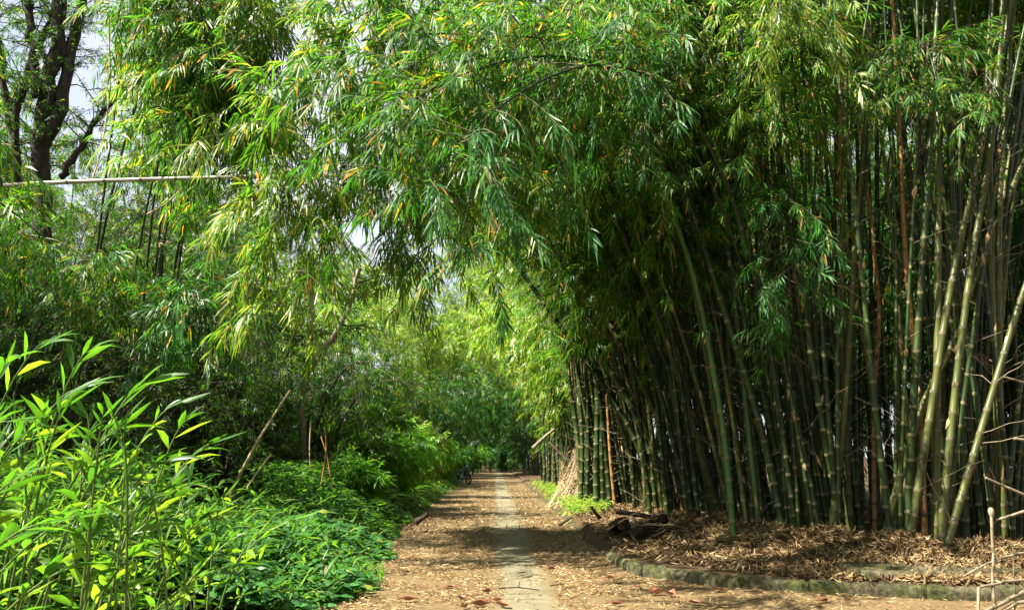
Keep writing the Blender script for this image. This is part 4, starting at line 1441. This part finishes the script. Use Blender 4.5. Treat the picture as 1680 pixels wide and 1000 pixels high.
stick([(818, 964), (850, 963), (885, 967)], 9.25, .008, 'black_twig', 'thin black twig lying flat on the clean strip of path', M_TWIG_D, 'twig')
stick([(850, 964), (853, 953)], 9.25, .006, 'black_twig', 'tiny black twig sticking up from the clean strip', M_TWIG_D, 'twig')
stick([(902, 960), (930, 956)], 9.5, .008, 'black_twig', 'small dark twig right of the clean strip', M_TWIG_D, 'twig')


# brush of dry canes in the right foreground
for pts, r, lab in [
    ([(1632, 1010), (1629, 900), (1626, 835)], .018, 'upright dry cane with a thick knob at the bottom right'),
    ([(1690, 815), (1650, 798), (1617, 783)], .014, 'pale cane poking left at the right edge above the knobbed one'),
    ([(1690, 835), (1655, 845), (1634, 852)], .014, 'pale cane joining the knobbed cane from the right'),
    ([(1690, 630), (1668, 624), (1648, 618)], .012, 'short pale cane tip at the right edge high up'),
    ([(1690, 905), (1640, 915), (1580, 945)], .012, 'thin bowed cane sweeping left at the bottom right'),
    ([(1690, 950), (1650, 953), (1608, 962)], .016, 'grey cane lying almost level at the bottom right'),
    ([(1690, 965), (1650, 985), (1600, 1010)], .022, 'thick grey cane slanting out of the bottom right corner'),
    ([(1690, 985), (1660, 992), (1630, 1010)], .02, 'second thick grey cane in the bottom right corner'),
    ([(1606, 962), (1610, 985), (1605, 1010)], .016, 'short broken cane standing under the level one'),
    ([(1690, 722), (1680, 716), (1664, 719)], .014, 'broken cane tip at the right edge with a split end'),
    ([(1665, 1010), (1663, 940), (1662, 890)], .008, 'thin upright dry stalk in the bottom right corner'),
]:
    cl = smooth_line([at(a, b, 6.4) for a, b in pts], 14)
    cl[1:-1] += rng.normal(size=(12, 3)) * .004
    cp, _ = culm_parts(cl, r * .78, r * .62, .17, 7)
    o = tag(obj('dry_cane', cp, [M_CANE, M_NODE_D], org=cl[0]), lab, 'cane', 'dry canes at the bottom right')
    if 'knob' in lab and 'above' not in lab and 'joining' not in lab:
        e = at(1626, 836, 6.4)
        k = np.array([e + [0, 0, -.05], e + [0, 0, -.03], e, e + [0, 0, .02]])
        obj('knob', [(*tubes(k, [.014, .022, .024, .01], 8), 0)], M_CANE, org=np.array(o.location), parent=o)


# heap of dry canes and straw leaning on the path end of the grove
def straw():
    c = np.array([2.75, 24.6, 0.05])
    n = 2400
    a = rng.uniform(0, 2 * np.pi, n)
    rb = rng.uniform(.1, 1.25, n)
    b = c + np.c_[np.cos(a) * rb, np.sin(a) * rb * .8, np.zeros(n)]
    t = c + np.c_[np.cos(a) * rb * .3 + .45 + rng.normal(0, .3, n), np.sin(a) * rb * .3 + .1 + rng.normal(0, .3, n), rng.uniform(.3, 2.3, n) * rng.uniform(.5, 1, n)]
    s = np.linspace(0, 1, 5)[None, :, None]
    P = b[:, None] * (1 - s) + t[:, None] * s + np.array([0, 0, 1]) * .25 * (s - s * s) + rng.normal(size=(n, 5, 3)) * .03
    V = tubes(P, np.linspace(.010, .004, 5)[None] * rng.uniform(.4, 1.6, (n, 1)), 4)
    p, d = twigs_on(P, 4, side=1.2)
    lv = sprays(p, d, 3, .1, .16, .018, .3, .3, 0)
    cone_t = np.linspace(0, 2 * np.pi, 24, endpoint=False)
    o = obj('straw_heap', [(*V, 0), (*lv, 1)], [M_DRY, M_LITTER], org=c)
    tag(o, 'tall heap of pale dry straw and canes beside the path end of grove', 'heap')


straw()
stick([(874, 735), (892, 718), (910, 703)], 28, .07, 'broken_pole', 'pale broken bamboo pole jutting left over the far verge', M_CANE, 'bamboo pole')
stick([(900, 725), (915, 740), (930, 754)], 27, .05, 'broken_pole', 'shorter broken bamboo pole leaning right onto the straw heap', M_CANE, 'bamboo pole')
for i in range(22):
    px = rng.uniform(848, 930)
    Y = rng.uniform(34, 50)
    x = max(2.0 + rng.uniform(0, 1.5), (px - 812) / FPX * Y)
    b = np.array([x, Y, -.05])
    ln = culm_line(b, rng.uniform(-.08, .08), 0, rng.uniform(5, 7), rng.uniform(-.5, .5), 0)
    make_culm(ln, rng.uniform(.06, .09), 'green' if i % 4 else 'olive', None, 'dark culm in the far stand right of the path beyond the straw heap', 'culms of the far stand right of the path', sides=6)


def flatleaf(px, py, L, W, ang, curl, label, mat=M_RED):
    d_ = at(px, py, 9)
    dr = d_ - np.array([0, 0, EYE])
    k = (0.045 - EYE) / dr[2]
    c = np.array([0, 0, EYE]) + dr * k
    n, m = 9, 5
    V, F = [], []
    for i in range(n):
        s = i / (n - 1)
        wd = W * math.sin(math.pi * min(1, s * .92 + .04)) ** .8
        for j in range(m):
            u = j / (m - 1) - .5
            z = curl * (abs(u) * 2) ** 2 * wd * .8 + curl * .25 * L * (s - .5) ** 2 * 2 + .006 * math.sin(9 * s + 5 * u)
            x, y = (s - .5) * L, u * wd
            V.append(c + np.array([x * math.cos(ang) - y * math.sin(ang), x * math.sin(ang) + y * math.cos(ang), z]))
    for i in range(n - 1):
        for j in range(m - 1):
            F.append((i * m + j, i * m + j + 1, (i + 1) * m + j + 1, (i + 1) * m + j))
    lst = c + np.array([-math.cos(ang) * L * .5, -math.sin(ang) * L * .5, curl * .12 * L])
    st = np.array([lst, lst + np.array([-math.cos(ang) * .03, -math.sin(ang) * .03, .01]), lst + np.array([-math.cos(ang) * .07, -math.sin(ang) * .07, .0])])
    o = obj('fallen_leaf', [(np.array(V), np.array(F), 0), (*tubes(st, [.003, .003, .002], 4), 0)], mat, org=c)
    tag(o, label, 'leaf', 'big fallen leaves on the path')


for args in [
    (788, 992, .24, .11, .1, .8, 'large curled red brown leaf at the bottom centre of the path'),
    (825, 994, .2, .1, 2.4, .9, 'crumpled brown leaf right of the large curled one'),
    (762, 995, .12, .08, .9, .7, 'small dark red leaf left of the large curled one'),
    (758, 981, .15, .08, 2.6, .6, 'brown leaf lying behind the small dark red one'),
    (815, 984, .2, .09, .5, .5, 'tan leaf behind the crumpled brown one'),
    (670, 983, .26, .12, .2, .5, 'red brown leaf alone on the left part of the path'),
    (800, 970, .15, .07, .3, .8, 'curled reddish leaf at the left of the clean strip'),
    (742, 962, .28, .1, 2.9, .3, 'long tan leaf with an orange tinge left of the strip'),
    (640, 912, .22, .09, .0, .5, 'dark red leaf beside the ground cover'),
    (1076, 972, .22, .14, .4, .6, 'wide dull red leaf right of the clean strip'),
    (1100, 975, .18, .12, 2.0, .8, 'folded pinkish leaf beside the wide dull red one'),
    (1010, 990, .24, .1, .2, .4, 'brown leaf near the bottom right of the strip'),
    (1045, 962, .14, .07, 1.9, .6, 'small maroon leaf right of the twig'),
    (1000, 948, .16, .08, .3, .7, 'reddish leaf in the sunny patch before the kerb'),
    (1140, 988, .22, .1, 2.7, .4, 'pale orange leaf at the bottom right'),
    (1180, 968, .18, .09, .2, .5, 'brown leaf in front of the kerb'),
    (1350, 985, .22, .1, .5, .5, 'rust leaf lying in front of the mossy kerb'),
    (905, 933, .16, .08, .2, .7, 'dark curled leaf where the sun patch begins'),
    (700, 873, .2, .1, .2, .6, 'dark leaf on the path by the log stub'),
]:
    flatleaf(*args[:2], args[2] * .8, args[3] * .75, *args[4:])
c = at(1228, 932, 10.9)
flatleaf(1228, 938, .52, .24, .15, .25, 'big stiff tan culm sheath lying on the bed behind the kerb', M_LITTER)


# ------------------------------------------------------------------ motorbike parked far along the left
def motorbike(x, y, rz, label):
    org = np.array([x, y, .03])
    o = empty('motorbike', org)
    black, grey, red, rub, glass = plain('bike_black', (.02, .02, .022), .3), plain('bike_metal', (.05, .05, .052), .45, .4, .3), plain('bike_panel', (.05, .05, .06), .25), plain('tyre_rubber', (.015, .015, .015), .9), plain('lamp_glass', (.15, .15, .15), .2)

    def P(a):                        # local: x forward, y left, z up
        a = np.asarray(a, float)
        return np.stack([a[..., 0] * math.cos(rz) - a[..., 1] * math.sin(rz), a[..., 0] * math.sin(rz) + a[..., 1] * math.cos(rz), a[..., 2]], -1) + org

    def ring(cx, cz, r, t, n=22, sides=8):
        a = np.linspace(0, 2 * np.pi, n + 1)
        return tubes(P(np.c_[cx + r * np.cos(a), np.zeros(n + 1), cz + r * np.sin(a)]), np.full(n + 1, t), sides)

    for cx in (-.6, .62):
        wh = obj('wheel', [(*tubes(P([[cx, -.05, .28], [cx, .05, .28]]), np.array([.06, .06]), 10), 0)], grey, org=org, parent=o)
        obj('tyre', [(*ring(cx, .28, .24, .045), 0)], rub, org=org, parent=wh)
        sp = [tubes(P([[cx, 0, .28], [cx + .2 * math.cos(k), 0, .28 + .2 * math.sin(k)]]), np.array([.012, .012]), 4) for k in np.arange(0, 6.28, 1.047)]
        obj('rim', [(*ring(cx, .28, .19, .015), 0)] + [(*s, 0) for s in sp], grey, org=org, parent=wh)

    def hull(st, nm, m_):
        P_, Q = [], []
        n = 10
        th = np.arange(n) * 2 * np.pi / n
        for px_, z, wd, h in st:
            P_.append(np.c_[np.full(n, px_), wd * np.cos(th), z + h * np.sin(th)])
        V = P(np.array(P_)).reshape(-1, 3)
        idx = np.arange(len(V)).reshape(len(st), n)
        nx = np.roll(idx, -1, 1)
        F = np.stack([idx[:-1], nx[:-1], nx[1:], idx[1:]], -1).reshape(-1, 4)
        return obj(nm, [(V, F, 0), (V, np.array([list(idx[0])[::-1]]), 0), (V, np.array([list(idx[-1])]), 0)], m_, org=org, parent=o)

    hull([(-.85, .66, .02, .02), (-.7, .62, .1, .09), (-.35, .55, .13, .14), (-.05, .45, .12, .12), (.15, .38, .1, .07)], 'body', red)
    hull([(-.75, .76, .05, .02), (-.5, .78, .12, .05), (-.1, .74, .12, .05), (.05, .7, .06, .03)], 'seat', black)
    hull([(.2, .45, .03, .05), (.3, .6, .15, .2), (.4, .72, .16, .2), (.5, .85, .1, .1), (.55, .92, .03, .03)], 'front_shield', red)
    hull([(.35, .52, .03, .02), (.5, .58, .07, .03), (.68, .58, .07, .03), (.85, .5, .04, .02)], 'mudguard', black)
    hull([(.44, .98, .03, .03), (.5, .97, .09, .08), (.56, .95, .08, .07), (.58, .95, .02, .02)], 'headlight', glass)
    hull([(-.1, .3, .05, .05), (.0, .3, .12, .1), (.18, .3, .1, .09), (.25, .3, .03, .03)], 'engine', grey)
    for s in (-1, 1):
        obj('fork', [(*tubes(P([[.62, .07 * s, .28], [.42, .07 * s, .9]]), np.array([.022, .022]), 6), 0)], grey, org=org, parent=o)
        m_ = obj('mirror', [(*tubes(P([[.38, .22 * s, 1.02], [.36, .3 * s, 1.18], [.36, .32 * s, 1.2]]), np.array([.008, .008, .008]), 5), 0),
                            (*tubes(P([[.37, .33 * s, 1.21], [.34, .33 * s, 1.21]]), np.array([.06, .055]), 10), 0)], black, org=org, parent=o)
    obj('handlebar', [(*tubes(P([[.3, -.36, 1.0], [.38, -.2, 1.03], [.42, 0, 1.0], [.38, .2, 1.03], [.3, .36, 1.0]]), np.full(5, .017), 6), 0)], black, org=org, parent=o)
    obj('exhaust', [(*tubes(P([[.1, -.13, .25], [-.3, -.15, .26], [-.85, -.17, .36]]), np.array([.02, .04, .045]), 8), 0)], grey, org=org, parent=o)
    tag(o, label, 'motorbike')


motorbike(-1.85, 46.5, R(-52), 'dark motorbike parked half hidden by the bushes far along the path')
